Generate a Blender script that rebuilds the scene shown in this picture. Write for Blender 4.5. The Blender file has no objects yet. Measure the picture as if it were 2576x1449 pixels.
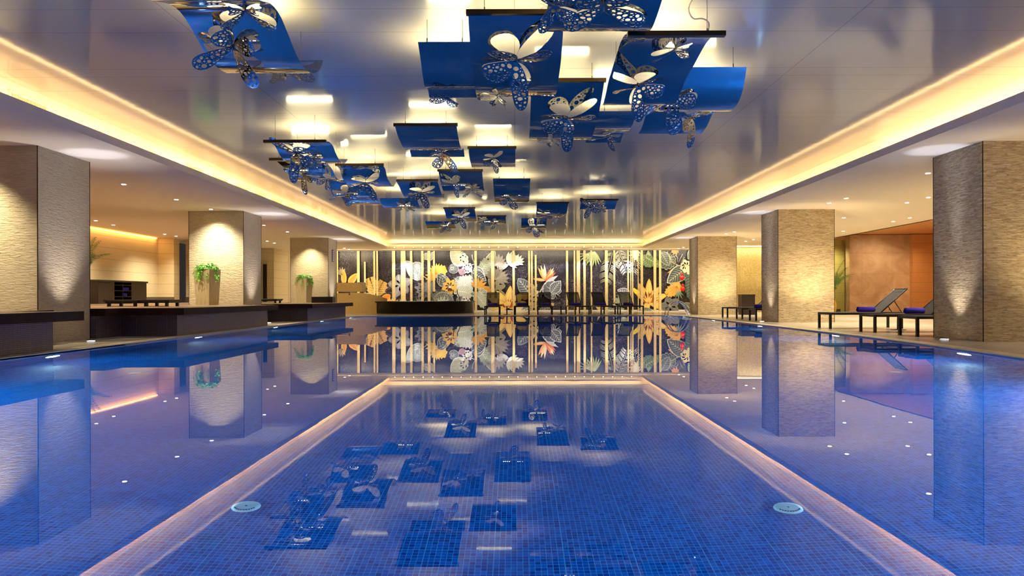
import bpy, bmesh, math, random
from mathutils import Vector, Matrix
from mathutils.geometry import delaunay_2d_cdt
R = math.radians
rnd = random.Random(7)
scene = bpy.context.scene
col = scene.collection
# ---------------------------------------------------------------- camera, world, exposure
F = 1850.0                 # focal length in photo pixels (frame 2576 wide)
CZ = 0.757                 # eye height over the water (water is z = 0)
VX, VY = 1296.0, 748.0     # vanishing point of the long axis of the hall
ROLL = 0.0027
cam = bpy.data.cameras.new('camera')
cam.sensor_width = 36.0
cam.lens = F / 2576.0 * 36.0
cam.shift_x = -(VX - 1288.0) / 2576.0
cam.shift_y = (VY - 724.5) / 2576.0
cam.clip_start = 0.05
cam.clip_end = 200
camo = bpy.data.objects.new('camera', cam)
col.objects.link(camo)
camo.location = (0, 0, CZ)
camo.rotation_euler = (R(90), ROLL, 0)
scene.camera = camo
w = bpy.data.worlds.new('world'); scene.world = w; w.use_nodes = True
w.node_tree.nodes['Background'].inputs[0].default_value = (0.5, 0.45, 0.4, 1)
w.node_tree.nodes['Background'].inputs[1].default_value = 0.05
scene.view_settings.view_transform = 'Standard'
scene.view_settings.look = 'None'
scene.view_settings.gamma = 1
scene.view_settings.use_curve_mapping = False
scene.view_settings.exposure = 0.08

def unroll(px, py):
    dx, dy = px - VX, py - VY
    return dx + ROLL * dy, dy - ROLL * dx
def at(px, py, Y):
    dx, dy = unroll(px, py)
    return Vector((dx * Y / F, Y, CZ - dy * Y / F))
def onz(px, py, z):
    dx, dy = unroll(px, py)
    return at(px, py, (CZ - z) * F / dy)

# ---------------------------------------------------------------- tags
def tag(o, label=None, cat=None, group=None, kind=None):
    if label: o['label'] = label
    if cat: o['category'] = cat
    if group: o['group'] = group
    if kind: o['kind'] = kind
    return o
def empty(name, loc=(0, 0, 0), rz=0.0, label=None, cat=None, group=None):
    o = bpy.data.objects.new(name, None); col.objects.link(o)
    o.empty_display_size = 0.1
    o.location = loc; o.rotation_euler = (0, 0, rz)
    return tag(o, label, cat, group)
def lamp(name, kind, loc, power, color, parent=None, size=0.1, size_y=None, rot=(0, 0, 0), target=None, spot=80, blend=0.6, spread=None):
    l = bpy.data.lights.new(name, kind)
    l.energy = power; l.color = color
    if kind == 'AREA':
        l.shape = 'RECTANGLE' if size_y else 'DISK'
        l.size = size
        if size_y: l.size_y = size_y
        if spread: l.spread = R(spread)
    elif kind == 'SPOT':
        l.spot_size = R(spot); l.spot_blend = blend; l.shadow_soft_size = size
    else:
        l.shadow_soft_size = size
    o = bpy.data.objects.new(name, l); col.objects.link(o)
    o.location = loc; o.rotation_euler = rot
    if target is not None:
        d = Vector(target) - Vector(loc)
        o.rotation_euler = d.to_track_quat('-Z', 'Y').to_euler()
    if parent is not None: o.parent = parent
    return o
ORD = ['nearest', 'second nearest', 'third nearest', 'fourth nearest', 'fifth nearest', 'sixth nearest', 'seventh nearest', 'eighth nearest',
       'ninth nearest', 'tenth nearest', 'eleventh nearest', 'twelfth nearest', 'thirteenth nearest', 'fourteenth nearest', 'fifteenth nearest', 'sixteenth nearest', 'seventeenth nearest', 'eighteenth nearest', 'nineteenth nearest']
NTH = ['first', 'second', 'third', 'fourth', 'fifth', 'sixth', 'seventh', 'eighth', 'ninth', 'tenth', 'eleventh', 'twelfth', 'thirteenth',
       'fourteenth', 'fifteenth', 'sixteenth', 'seventeenth', 'eighteenth', 'nineteenth', 'twentieth', 'twenty-first', 'twenty-second', 'twenty-third',
       'twenty-fourth', 'twenty-fifth', 'twenty-sixth', 'twenty-seventh', 'twenty-eighth']

# ---------------------------------------------------------------- materials
def S(h):   # sRGB 0-255 -> linear
    return tuple(((c / 255) / 12.92 if c / 255 <= 0.04045 else ((c / 255 + 0.055) / 1.055) ** 2.4) for c in h) + (1,)
class NT:
    def __init__(s, name):
        m = bpy.data.materials.new(name); m.use_nodes = True
        s.m = m; s.t = m.node_tree; s.t.nodes.clear()
        s.out = s.n('ShaderNodeOutputMaterial')
    def n(s, k, **kw):
        x = s.t.nodes.new(k)
        for a, b in kw.items(): setattr(x, a, b)
        return x
    def l(s, a, b): s.t.links.new(a, b)
    def math(s, op, a, b=None, c=None):
        x = s.n('ShaderNodeMath', operation=op)
        for i, v in enumerate((a, b, c)):
            if v is None: continue
            if hasattr(v, 'links'): s.l(v, x.inputs[i])
            else: x.inputs[i].default_value = v
        return x.outputs[0]
    def mix(s, fac, a, b, mode='MIX'):
        x = s.n('ShaderNodeMix', data_type='RGBA', blend_type=mode)
        for v, i in ((fac, 0), (a, 6), (b, 7)):
            if hasattr(v, 'links'): s.l(v, x.inputs[i])
            else: x.inputs[i].default_value = v
        return x.outputs[2]
    def pos(s, scale=(1, 1, 1), obj=True):
        tc = s.n('ShaderNodeTexCoord'); mp = s.n('ShaderNodeMapping')
        s.l(tc.outputs['Object'], mp.inputs[0]); mp.inputs['Scale'].default_value = scale
        return mp.outputs[0]
    def noise(s, vec, scale=5, detail=4, rough=0.6):
        x = s.n('ShaderNodeTexNoise'); s.l(vec, x.inputs[0])
        x.inputs['Scale'].default_value = scale; x.inputs['Detail'].default_value = detail; x.inputs['Roughness'].default_value = rough
        return x
    def ramp(s, fac, stops):
        x = s.n('ShaderNodeValToRGB'); s.l(fac, x.inputs[0])
        e = x.color_ramp.elements
        e[0].position, e[0].color = stops[0]; e[1].position, e[1].color = stops[1]
        for p, c in stops[2:]:
            k = e.new(p); k.color = c
        return x.outputs[0]
    def bump(s, h, strength=0.3, dist=0.02):
        x = s.n('ShaderNodeBump'); s.l(h, x.inputs['Height'])
        x.inputs['Strength'].default_value = strength; x.inputs['Distance'].default_value = dist
        return x.outputs[0]
    def pbsdf(s, color, rough=0.5, metal=0.0, normal=None, **kw):
        b = s.n('ShaderNodeBsdfPrincipled')
        if hasattr(color, 'links'): s.l(color, b.inputs['Base Color'])
        else: b.inputs['Base Color'].default_value = color
        if hasattr(rough, 'links'): s.l(rough, b.inputs['Roughness'])
        else: b.inputs['Roughness'].default_value = rough
        b.inputs['Metallic'].default_value = metal
        if normal is not None: s.l(normal, b.inputs['Normal'])
        for k, v in kw.items(): b.inputs[k.replace('_', ' ')].default_value = v
        return b
    def done(s, b):
        s.l(b.outputs[0], s.out.inputs[0]); return s.m
def plain(name, rgb, rough=0.5, metal=0.0, nscale=30, namt=0.12):
    t = NT(name); v = t.pos(); n = t.noise(v, nscale, 3)
    c = S(rgb); d = tuple(x * (1 - namt * 2) for x in c[:3]) + (1,)
    cc = t.mix(n.outputs[0], d, tuple(min(1, x * (1 + namt)) for x in c[:3]) + (1,))
    return t.done(t.pbsdf(cc, rough, metal, t.bump(n.outputs[0], 0.05, 0.005)))
def emit(name, rgb, strength):
    t = NT(name); e = t.n('ShaderNodeEmission'); e.inputs[0].default_value = tuple(rgb) + (1,); e.inputs[1].default_value = strength
    return t.done(e)

M = {}
def mat_stone(name, var, lo, hi, mid, bd):
    t = NT(name); tc = t.n('ShaderNodeTexCoord'); sp = t.n('ShaderNodeSeparateXYZ'); t.l(tc.outputs['Object'], sp.inputs[0])
    h = t.math('ADD', sp.outputs[0], sp.outputs[1])
    warp = t.noise(tc.outputs['Object'], 9, 3)
    z = t.math('ADD', sp.outputs[2], t.math('MULTIPLY', warp.outputs[0], 0.03))
    cb = t.n('ShaderNodeCombineXYZ'); t.l(h, cb.inputs[0]); t.l(z, cb.inputs[1])
    br = t.n('ShaderNodeTexBrick'); t.l(cb.outputs[0], br.inputs[0])
    br.inputs['Color1'].default_value = (0, 0, 0, 1); br.inputs['Color2'].default_value = (1, 1, 1, 1); br.inputs['Mortar'].default_value = (0.35, 0.35, 0.35, 1)
    br.inputs['Scale'].default_value = 1.0; br.inputs['Mortar Size'].default_value = 0.005; br.inputs['Brick Width'].default_value = 0.16; br.inputs['Row Height'].default_value = 0.034
    br.inputs['Mortar Smooth'].default_value = 0.4
    st = t.n('ShaderNodeMapping'); t.l(tc.outputs['Object'], st.inputs[0]); st.inputs['Scale'].default_value = (9, 9, 48)
    n2 = t.noise(st.outputs[0], 1.0, 5, 0.65)
    n3 = t.noise(tc.outputs['Object'], 2.0, 3)
    c = t.ramp(n2.outputs[0], [(0.25, S(lo)), (0.75, S(hi)), (0.5, S(mid))])
    c = t.mix(var, c, br.outputs[0], 'OVERLAY')
    c = t.mix(t.math('MULTIPLY', n3.outputs[0], 0.3), c, S((190, 166, 128)))
    hgt = t.math('ADD', t.math('MULTIPLY', n2.outputs[0], 1.0), t.math('MULTIPLY', br.outputs[0], 0.45))
    return t.done(t.pbsdf(c, 0.8, 0, t.bump(hgt, 1.0, bd)))
def mat_ceiling_metal():
    t = NT('satin_metal_ceiling'); tc = t.n('ShaderNodeTexCoord'); sp = t.n('ShaderNodeSeparateXYZ'); t.l(tc.outputs['Object'], sp.inputs[0])
    y = sp.outputs[1]; x = sp.outputs[0]
    per = t.math('MODULO', t.math('ADD', y, 20.9 - 9.9 + 2.32 * 4 - 20.9 + 23.2), 2.32)
    def line(v, c, wd): return t.math('LESS_THAN', t.math('ABSOLUTE', t.math('SUBTRACT', v, c)), wd)
    m = line(per, 0.012, 0.004)
    for c in (0.68, 2.0): m = t.math('MAXIMUM', m, line(per, c, 0.004))
    for c in (-3.62, 0.0, 3.62): m = t.math('MAXIMUM', m, line(x, c, 0.004))
    pan = t.n('ShaderNodeTexWhiteNoise', noise_dimensions='1D')
    cell = t.math('FLOOR', t.math('MULTIPLY', y, 0.8)); t.l(cell, pan.inputs['W'])
    mp = t.n('ShaderNodeMapping'); t.l(tc.outputs['Object'], mp.inputs[0]); mp.inputs['Scale'].default_value = (0.22, 2.6, 1)
    n = t.noise(mp.outputs[0], 1.0, 2, 0.5)
    bm = t.bump(n.outputs[0], 0.45, 0.0045)
    c = t.mix(t.math('MULTIPLY', m, 0.75), S((176, 182, 190)), S((70, 66, 62)))
    g1 = t.n('ShaderNodeBsdfGlossy'); t.l(c, g1.inputs[0]); g1.inputs['Roughness'].default_value = 0.10; t.l(bm, g1.inputs['Normal'])
    g2 = t.n('ShaderNodeBsdfGlossy'); t.l(c, g2.inputs[0]); g2.inputs['Roughness'].default_value = 0.42
    g = t.n('ShaderNodeMixShader'); g.inputs[0].default_value = 0.40; t.l(g1.outputs[0], g.inputs[1]); t.l(g2.outputs[0], g.inputs[2])
    d = t.n('ShaderNodeBsdfDiffuse'); t.l(t.mix(0.5, c, S((196, 192, 184))), d.inputs[0])
    mx = t.n('ShaderNodeMixShader'); mx.inputs[0].default_value = 0.62
    t.l(d.outputs[0], mx.inputs[1]); t.l(g.outputs[0], mx.inputs[2])
    return t.done(mx)
def mat_tile(name, a, b, grout, size, rough=0.15, axis=None, vary=1.0, gw=0.07, sheet=True, coat=0.0):
    """square mosaic: tiles by floor() of the coordinates, each its own shade"""
    t = NT(name); tc = t.n('ShaderNodeTexCoord'); sp = t.n('ShaderNodeSeparateXYZ'); t.l(tc.outputs['Object'], sp.inputs[0])
    gm = None; cells = []
    for i in range(3):
        v = t.math('DIVIDE', t.math('ADD', sp.outputs[i], 50.0 + 0.003 * i), size)
        fr = t.math('FRACT', v); cells.append(t.math('FLOOR', v))
        e = t.math('LESS_THAN', fr, gw)
        # lines of an axis only count on faces that are not perpendicular to it
        geo = t.n('ShaderNodeNewGeometry'); sg = t.n('ShaderNodeSeparateXYZ'); t.l(geo.outputs['True Normal'], sg.inputs[0])
        e = t.math('MULTIPLY', e, t.math('LESS_THAN', t.math('ABSOLUTE', sg.outputs[i]), 0.7))
        gm = e if gm is None else t.math('MAXIMUM', gm, e)
        if sheet:
            v2 = t.math('FRACT', t.math('DIVIDE', t.math('ADD', sp.outputs[i], 50.0 + 0.003 * i), size * 12))
            e2 = t.math('MULTIPLY', t.math('LESS_THAN', v2, gw * 1.7 / 12), t.math('LESS_THAN', t.math('ABSOLUTE', sg.outputs[i]), 0.7))
            gm = t.math('MAXIMUM', gm, e2)
    cb = t.n('ShaderNodeCombineXYZ')
    for i in range(3): t.l(cells[i], cb.inputs[i])
    wn = t.n('ShaderNodeTexWhiteNoise', noise_dimensions='3D'); t.l(cb.outputs[0], wn.inputs[0])
    c = t.mix(wn.outputs[0], S(a), S(b))
    c = t.mix(gm, c, S(grout))
    return t.done(t.pbsdf(c, rough, 0, Coat_Weight=coat))
def mat_wood(name, a, b, scale=(1, 14, 14), rough=0.4):
    t = NT(name); v = t.pos(scale); n = t.noise(v, 3, 5, 0.6)
    c = t.ramp(n.outputs[0], [(0.3, S(a)), (0.7, S(b))])
    return t.done(t.pbsdf(c, rough, 0, t.bump(n.outputs[0], 0.15, 0.004), **({'Specular_IOR_Level': 0.15} if 'fascia' in name else {})))
def mat_panel(name, a, b, pitch=0.42):
    t = NT(name); tc = t.n('ShaderNodeTexCoord'); sp = t.n('ShaderNodeSeparateXYZ'); t.l(tc.outputs['Object'], sp.inputs[0])
    fr = t.math('FRACT', t.math('DIVIDE', t.math('ADD', sp.outputs[2], 10.0), pitch))
    ln = t.math('LESS_THAN', fr, 0.022)
    mp = t.n('ShaderNodeMapping'); t.l(tc.outputs['Object'], mp.inputs[0]); mp.inputs['Scale'].default_value = (0.6, 0.6, 9)
    n = t.noise(mp.outputs[0], 2, 3)
    c = t.mix(n.outputs[0], S(a), S(b)); c = t.mix(t.math('MULTIPLY', ln, 0.6), c, S((60, 46, 30)))
    return t.done(t.pbsdf(c, 0.45))
def mat_marble():
    t = NT('rose_marble'); v = t.pos(); n = t.noise(v, 1.3, 8, 0.62); n.inputs['Distortion'].default_value = 1.2
    n2 = t.noise(v, 7, 5)
    c = t.ramp(n.outputs[0], [(0.3, S((184, 150, 112))), (0.72, S((222, 192, 150))), (0.5, S((204, 168, 128)))])
    c = t.mix(t.math('MULTIPLY', n2.outputs[0], 0.25), c, S((164, 124, 90)))
    tc = t.n('ShaderNodeTexCoord'); sp = t.n('ShaderNodeSeparateXYZ'); t.l(tc.outputs['Object'], sp.inputs[0])
    l1 = t.math('LESS_THAN', t.math('FRACT', t.math('DIVIDE', t.math('ADD', sp.outputs[2], 9.98), 0.9)), 0.008)
    l2 = t.math('LESS_THAN', t.math('FRACT', t.math('DIVIDE', t.math('ADD', sp.outputs[0], 9.8), 1.3)), 0.006)
    c = t.mix(t.math('MULTIPLY', t.math('MAXIMUM', l1, l2), 0.5), c, S((120, 84, 60)))
    return t.done(t.pbsdf(c, 0.25))
def mat_water():
    t = NT('pool_water')
    v = t.pos((1, 1, 1)); n = t.noise(v, 1.6, 2, 0.4)
    b = t.bump(n.outputs[0], 0.05, 0.004)
    g = t.n('ShaderNodeBsdfRefraction'); g.inputs['Color'].default_value = (0.86, 0.95, 1.0, 1); g.inputs['IOR'].default_value = 1.333; g.inputs['Roughness'].default_value = 0.0
    t.l(b, g.inputs['Normal'])
    s = t.n('ShaderNodeBsdfGlossy'); s.inputs['Roughness'].default_value = 0.0; t.l(b, s.inputs['Normal'])
    fr = t.n('ShaderNodeFresnel'); fr.inputs['IOR'].default_value = 1.52; t.l(b, fr.inputs['Normal'])
    mx = t.n('ShaderNodeMixShader'); t.l(fr.outputs[0], mx.inputs[0]); t.l(g.outputs[0], mx.inputs[1]); t.l(s.outputs[0], mx.inputs[2])
    return t.done(mx)
def mat_mural():
    t = NT('floral_mosaic'); a = t.n('ShaderNodeAttribute'); a.attribute_name = 'Col'
    tc = t.n('ShaderNodeTexCoord'); mp = t.n('ShaderNodeMapping'); t.l(tc.outputs['Object'], mp.inputs[0]); mp.inputs['Scale'].default_value = (1, 0, 1)
    vo = t.n('ShaderNodeTexVoronoi', voronoi_dimensions='3D'); t.l(mp.outputs[0], vo.inputs[0]); vo.inputs['Scale'].default_value = 34
    wn = t.n('ShaderNodeTexWhiteNoise', noise_dimensions='3D'); t.l(vo.outputs['Color'], wn.inputs[0])
    k = t.math('POWER', wn.outputs[0], 4.5)
    ed = t.math('LESS_THAN', vo.outputs['Distance'], 0.012)
    # ground tiles sparkle, figures stay quieter: attribute alpha carries the speckle amount
    nz = t.noise(mp.outputs[0], 0.55, 2); msk = t.ramp(nz.outputs[0], [(0.38, (0.12, 0.12, 0.12, 1)), (0.62, (1, 1, 1, 1))])
    amt = t.math('MULTIPLY', a.outputs['Alpha'], msk)
    spark = t.mix(wn.outputs[0], S((40, 36, 42)), S((170, 160, 176)))
    c = t.mix(t.math('MULTIPLY', t.math('MULTIPLY', k, amt), 0.75), a.outputs['Color'], spark)
    dk = t.math('SUBTRACT', 1.0, t.math('MULTIPLY', wn.outputs[0], 0.22))
    mm = t.n('ShaderNodeMix', data_type='RGBA', blend_type='MULTIPLY'); mm.inputs[0].default_value = 1.0
    t.l(c, mm.inputs[6]); cc = t.n('ShaderNodeCombineColor')
    for i in range(3): t.l(dk, cc.inputs[i])
    t.l(cc.outputs[0], mm.inputs[7])
    return t.done(t.pbsdf(mm.outputs[2], 0.35))
def mat_mirror():
    t = NT('polished_mirror_steel'); v = t.pos(); n = t.noise(v, 2.2, 1, 0.3)
    return t.done(t.pbsdf((0.46, 0.46, 0.46, 1), 0.045, 1.0, t.bump(n.outputs[0], 0.06, 0.01)))
def mat_sling():
    t = NT('black_mesh_sling'); v = t.pos(); n = t.noise(v, 200, 1)
    d = t.pbsdf(S((30, 26, 26)), 0.6, 0, t.bump(n.outputs[0], 0.2, 0.001))
    tr = t.n('ShaderNodeBsdfTransparent'); mx = t.n('ShaderNodeMixShader'); mx.inputs[0].default_value = 0.58
    t.l(tr.outputs[0], mx.inputs[1]); t.l(d.outputs[0], mx.inputs[2])
    return t.done(mx)
def mat_leaf(name, a, b):
    t = NT(name); v = t.pos(); n = t.noise(v, 14, 2)
    return t.done(t.pbsdf(t.mix(n.outputs[0], S(a), S(b)), 0.4, Subsurface_Weight=0.0))
M['stone'] = mat_stone('split_stone', 0.30, (146, 124, 90), (236, 218, 178), (210, 188, 146), 0.03)
M['stone_rough'] = mat_stone('rough_cream_stone', 0.03, (206, 188, 154), (238, 224, 194), (226, 208, 174), 0.05)
M['ceil_metal'] = mat_ceiling_metal()
M['soffit'] = plain('warm_white_paint', (236, 222, 198), 0.7, nscale=3, namt=0.02)
M['cove'] = plain('cove_paint', (232, 218, 190), 0.6, nscale=3, namt=0.02)
M['pool_tile'] = mat_tile('blue_pool_mosaic', (0, 52, 140), (0, 98, 190), (70, 172, 208), 0.027, 0.3, vary=1, gw=0.09)
M['base_tile'] = mat_tile('violet_mosaic', (22, 20, 46), (60, 48, 78), (150, 132, 132), 0.025, 0.3, gw=0.12)
M['water'] = mat_water()
M['deck'] = mat_tile('deck_stone', (196, 184, 160), (208, 196, 172), (150, 138, 118), 0.6, 0.2, gw=0.006, sheet=False)
M['coping'] = plain('coping_stone', (232, 214, 168), 0.35, nscale=12)
M['wood_top'] = mat_wood('deck_boards', (116, 92, 70), (150, 122, 96), (1, 12, 1), 0.3)
M['wood_dark'] = mat_wood('dark_timber_fascia', (26, 11, 7), (48, 22, 14), (8, 2, 1), 0.6)
M['panel'] = mat_panel('cream_wall_panel', (212, 194, 150), (224, 208, 166))
M['panel_orange'] = mat_panel('honey_wood_wall', (204, 142, 82), (216, 156, 96))
M['panel_green'] = mat_panel('pale_green_wall', (204, 190, 112), (214, 200, 124))
M['marble'] = mat_marble()
M['dark_skirt'] = plain('grey_skirting', (104, 88, 72), 0.4)
M['gold_mosaic'] = mat_tile('gold_mosaic', (206, 184, 122), (232, 214, 158), (186, 164, 110), 0.05, 0.35, gw=0.08, sheet=False)
M['travertine'] = mat_wood('travertine', (176, 158, 112), (206, 190, 144), (12, 12, 1.2), 0.6)
M['beige_stone'] = plain('beige_limestone', (200, 172, 118), 0.4, nscale=18)
M['black_gloss'] = plain('black_polished_granite', (14, 12, 12), 0.08, nscale=60)
M['chrome'] = plain('chrome', (210, 210, 212), 0.12, 1.0, nscale=5, namt=0.02)
M['mirror'] = mat_mirror()
M['tray'] = plain('bronze_tray', (70, 54, 36), 0.25, 0.8)
M['cable'] = plain('steel_cable', (120, 110, 96), 0.4, 0.9)
M['frame_black'] = plain('dark_brown_metal', (30, 22, 20), 0.4, 0.2)
M['sling'] = mat_sling()
M['sling_solid'] = plain('dark_sling', (44, 36, 34), 0.7, nscale=150)
M['towel'] = plain('violet_blue_towel', (62, 44, 190), 0.95, nscale=120, namt=0.25)
M['cab_wood'] = mat_wood('wenge', (26, 17, 13), (48, 33, 26), (2, 2, 8), 0.4)
M['ivy'] = mat_leaf('ivy_leaf', (50, 150, 20), (130, 226, 50))
M['palm'] = mat_leaf('palm_leaf', (40, 100, 32), (96, 156, 60))
M['soil'] = plain('soil', (50, 36, 26), 0.9)
M['vase'] = plain('yellow_vase', (206, 160, 60), 0.2)
M['mural'] = mat_mural()
M['white_plastic'] = plain('white_grille', (216, 210, 196), 0.5)
M['red'] = plain('red_lacquer', (200, 20, 16), 0.35)
M['teal'] = plain('teal_plastic', (40, 150, 140), 0.4)
M['drain'] = plain('drain_cover', (190, 214, 220), 0.5)
M['drain_dark'] = plain('drain_slots', (40, 70, 110), 0.6)
M['e_down'] = emit('downlight_glow', (1.0, 0.86, 0.62), 26)
M['e_up'] = emit('uplight_glow', (0.86, 0.88, 1.0), 8)
M['e_cove'] = emit('amber_cove_glow', (1.0, 0.60, 0.22), 11)
M['e_led'] = emit('warm_led', (1.0, 0.84, 0.50), 60)
M['e_mural'] = emit('spot_glow', (1.0, 0.92, 0.78), 14)
M['e_pool'] = emit('pool_lamp_glow', (0.70, 0.76, 1.0), 30)
M['e_orange'] = emit('orange_cove_glow', (1.0, 0.42, 0.10), 9)

# ---------------------------------------------------------------- mesh helpers
class MB:
    def __init__(s): s.v = []; s.f = []; s.m = []; s.smooth = []
    def quad(s, pts, mi=0, sm=False):
        b = len(s.v); s.v += [tuple(p) for p in pts]; s.f.append(tuple(range(b, b + len(pts)))); s.m.append(mi); s.smooth.append(sm)
    def box(s, x0, x1, y0, y1, z0, z1, mi=0, top=None):
        b = len(s.v)
        s.v += [(x0, y0, z0), (x1, y0, z0), (x1, y1, z0), (x0, y1, z0), (x0, y0, z1), (x1, y0, z1), (x1, y1, z1), (x0, y1, z1)]
        for k, q in enumerate(((0, 3, 2, 1), (4, 5, 6, 7), (0, 1, 5, 4), (1, 2, 6, 5), (2, 3, 7, 6), (3, 0, 4, 7))):
            s.f.append(tuple(b + i for i in q)); s.m.append(top if (k == 1 and top is not None) else mi); s.smooth.append(False)
        return s
    def prism(s, poly, z0, z1, mi=0, top=None):
        n = len(poly); b = len(s.v)
        s.v += [(x, y, z0) for x, y in poly] + [(x, y, z1) for x, y in poly]
        s.f.append(tuple(b + i for i in reversed(range(n)))); s.m.append(mi); s.smooth.append(False)
        s.f.append(tuple(b + n + i for i in range(n))); s.m.append(mi if top is None else top); s.smooth.append(False)
        for i in range(n):
            j = (i + 1) % n
            s.f.append((b + i, b + j, b + n + j, b + n + i)); s.m.append(mi); s.smooth.append(False)
        return s
    def tube(s, pts, r, n=8, mi=0, cap=True, radii=None):
        pts = [Vector(p) for p in pts]; b = len(s.v); k = len(pts)
        up = Vector((0, 0, 1))
        for i, p in enumerate(pts):
            d = (pts[min(i + 1, k - 1)] - pts[max(i - 1, 0)]).normalized()
            a = up if abs(d.dot(up)) < 0.95 else Vector((1, 0, 0))
            u = d.cross(a).normalized(); v = d.cross(u).normalized()
            rr = radii[i] if radii else r
            for j in range(n):
                t = 2 * math.pi * j / n
                s.v.append(tuple(p + (u * math.cos(t) + v * math.sin(t)) * rr))
        for i in range(k - 1):
            for j in range(n):
                j2 = (j + 1) % n
                s.f.append((b + i * n + j, b + i * n + j2, b + (i + 1) * n + j2, b + (i + 1) * n + j)); s.m.append(mi); s.smooth.append(True)
        if cap:
            s.f.append(tuple(b + j for j in reversed(range(n)))); s.m.append(mi); s.smooth.append(False)
            s.f.append(tuple(b + (k - 1) * n + j for j in range(n))); s.m.append(mi); s.smooth.append(False)
        return s
    def lathe(s, prof, cx=0, cy=0, n=24, mi=0, rx=1, ry=1):
        b = len(s.v); k = len(prof)
        for r, z in prof:
            for j in range(n):
                t = 2 * math.pi * j / n
                s.v.append((cx + r * rx * math.cos(t), cy + r * ry * math.sin(t), z))
        for i in range(k - 1):
            for j in range(n):
                j2 = (j + 1) % n
                s.f.append((b + i * n + j, b + i * n + j2, b + (i + 1) * n + j2, b + (i + 1) * n + j)); s.m.append(mi); s.smooth.append(True)
        s.f.append(tuple(b + j for j in reversed(range(n)))); s.m.append(mi); s.smooth.append(False)
        s.f.append(tuple(b + (k - 1) * n + j for j in range(n))); s.m.append(mi); s.smooth.append(False)
        return s
    def build(s, name, mats, parent=None, loc=None, bevel=0.0):
        me = bpy.data.meshes.new(name)
        me.from_pydata(s.v, [], s.f); me.update()
        if not isinstance(mats, (list, tuple)): mats = [mats]
        for m in mats: me.materials.append(m)
        me.polygons.foreach_set('material_index', s.m); me.polygons.foreach_set('use_smooth', s.smooth)
        o = bpy.data.objects.new(name, me); col.objects.link(o)
        if loc is not None: o.location = loc
        if parent is not None: o.parent = parent
        if bevel:
            bv = o.modifiers.new('bevel', 'BEVEL'); bv.width = bevel; bv.segments = 2; bv.limit_method = 'ANGLE'
        return o
def thick_mesh(name, V, Fc, th, mat):
    """a bent plate: both faces smooth, rim built from its own points"""
    me = bpy.data.meshes.new('tmp'); me.from_pydata(V, [], Fc); me.update()
    N = [v.normal.copy() for v in me.vertices]; bpy.data.meshes.remove(me)
    n = len(V); A = [Vector(v) + N[i] * th / 2 for i, v in enumerate(V)]; B = [Vector(v) - N[i] * th / 2 for i, v in enumerate(V)]
    vv = [tuple(p) for p in A + B]; ff = [tuple(f) for f in Fc] + [tuple(n + i for i in reversed(f)) for f in Fc]; sm = [True] * len(ff)
    cnt = {}
    for f in Fc:
        for i in range(len(f)):
            a, b = f[i], f[(i + 1) % len(f)]
            if (b, a) in cnt: del cnt[(b, a)]
            else: cnt[(a, b)] = 1
    for a, b in cnt:
        k = len(vv); vv += [tuple(A[a]), tuple(B[a]), tuple(B[b]), tuple(A[b])]; ff.append((k, k + 1, k + 2, k + 3)); sm.append(False)
    me = bpy.data.meshes.new(name); me.from_pydata(vv, [], ff); me.update(); me.materials.append(mat)
    me.polygons.foreach_set('use_smooth', sm); return me
def copy_tree(o, parent=None):
    c = o.copy(); col.objects.link(c); c.parent = parent
    for ch in list(o.children): copy_tree(ch, c)
    return c
def struct(o): o['kind'] = 'structure'; return o
def spline(pts, n):
    """Catmull-Rom through 2D/3D points"""
    P = [Vector(p) for p in pts]; out = []
    for i in range(len(P) - 1):
        a = P[max(i - 1, 0)]; b = P[i]; c = P[i + 1]; d = P[min(i + 2, len(P) - 1)]
        for k in range(n):
            t = k / n
            out.append(0.5 * ((2 * b) + (c - a) * t + (2 * a - 5 * b + 4 * c - d) * t * t + (3 * b - a - 3 * c + d) * t ** 3))
    out.append(P[-1]); return out
# ================================================================ THE SETTING
SOF = 3.257; CEI = 3.74; DK = 0.02; PL = 0.57
YB = -5.0; YM = 39.2
LIPX = 6.55; COVX = 6.97; YC = 38.0
PD = -1.25
# pool outline (water line), counter-clockwise
pool_r = [(5.6, YB + 1), (5.75, 5.0), (6.04, 8.73), (6.28, 11.0), (6.42, 13.5), (6.5, 18), (6.56, 27.6), (6.5, 28.7), (6.2, 29.3), (5.5, 29.65)]
pool_l = [(-5.6, 29.65), (-6.1, 29.3), (-6.38, 28.6), (-6.40, 27.8), (-6.38, 18), (-6.36, 12), (-6.36, YB + 1)]
pool = pool_r + pool_l
def offset_poly(poly, d):
    out = []; n = len(poly)
    for i in range(n):
        a = Vector(poly[i - 1]); b = Vector(poly[i]); c = Vector(poly[(i + 1) % n])
        e1 = (b - a).normalized(); e2 = (c - b).normalized()
        n1 = Vector((e1.y, -e1.x)); n2 = Vector((e2.y, -e2.x))
        m = (n1 + n2).normalized(); k = d / max(0.4, m.dot(n1))
        out.append(tuple(b + m * k))
    return out
cop = offset_poly(pool, 0.26)
# basin
mb = MB(); n = len(pool)
mb.f.append(tuple(range(n))); mb.v += [(x, y, PD) for x, y in pool]; mb.m.append(0); mb.smooth.append(False)
for i in range(n):
    a = pool[i]; b = pool[(i + 1) % n]
    mb.quad([(a[0], a[1], PD), (b[0], b[1], PD), (b[0], b[1], 0.012), (a[0], a[1], 0.012)][::-1])
struct(mb.build('pool_basin', M['pool_tile']))
# water surface
mb = MB(); inner = offset_poly(pool, -0.002)
mb.v += [(x, y, 0.0) for x, y in inner]; mb.f.append(tuple(range(n))); mb.m.append(0); mb.smooth.append(False)
wat = tag(mb.build('pool_water', M['water']), 'still clear blue water filling the swimming pool', 'water', kind='stuff')
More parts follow.
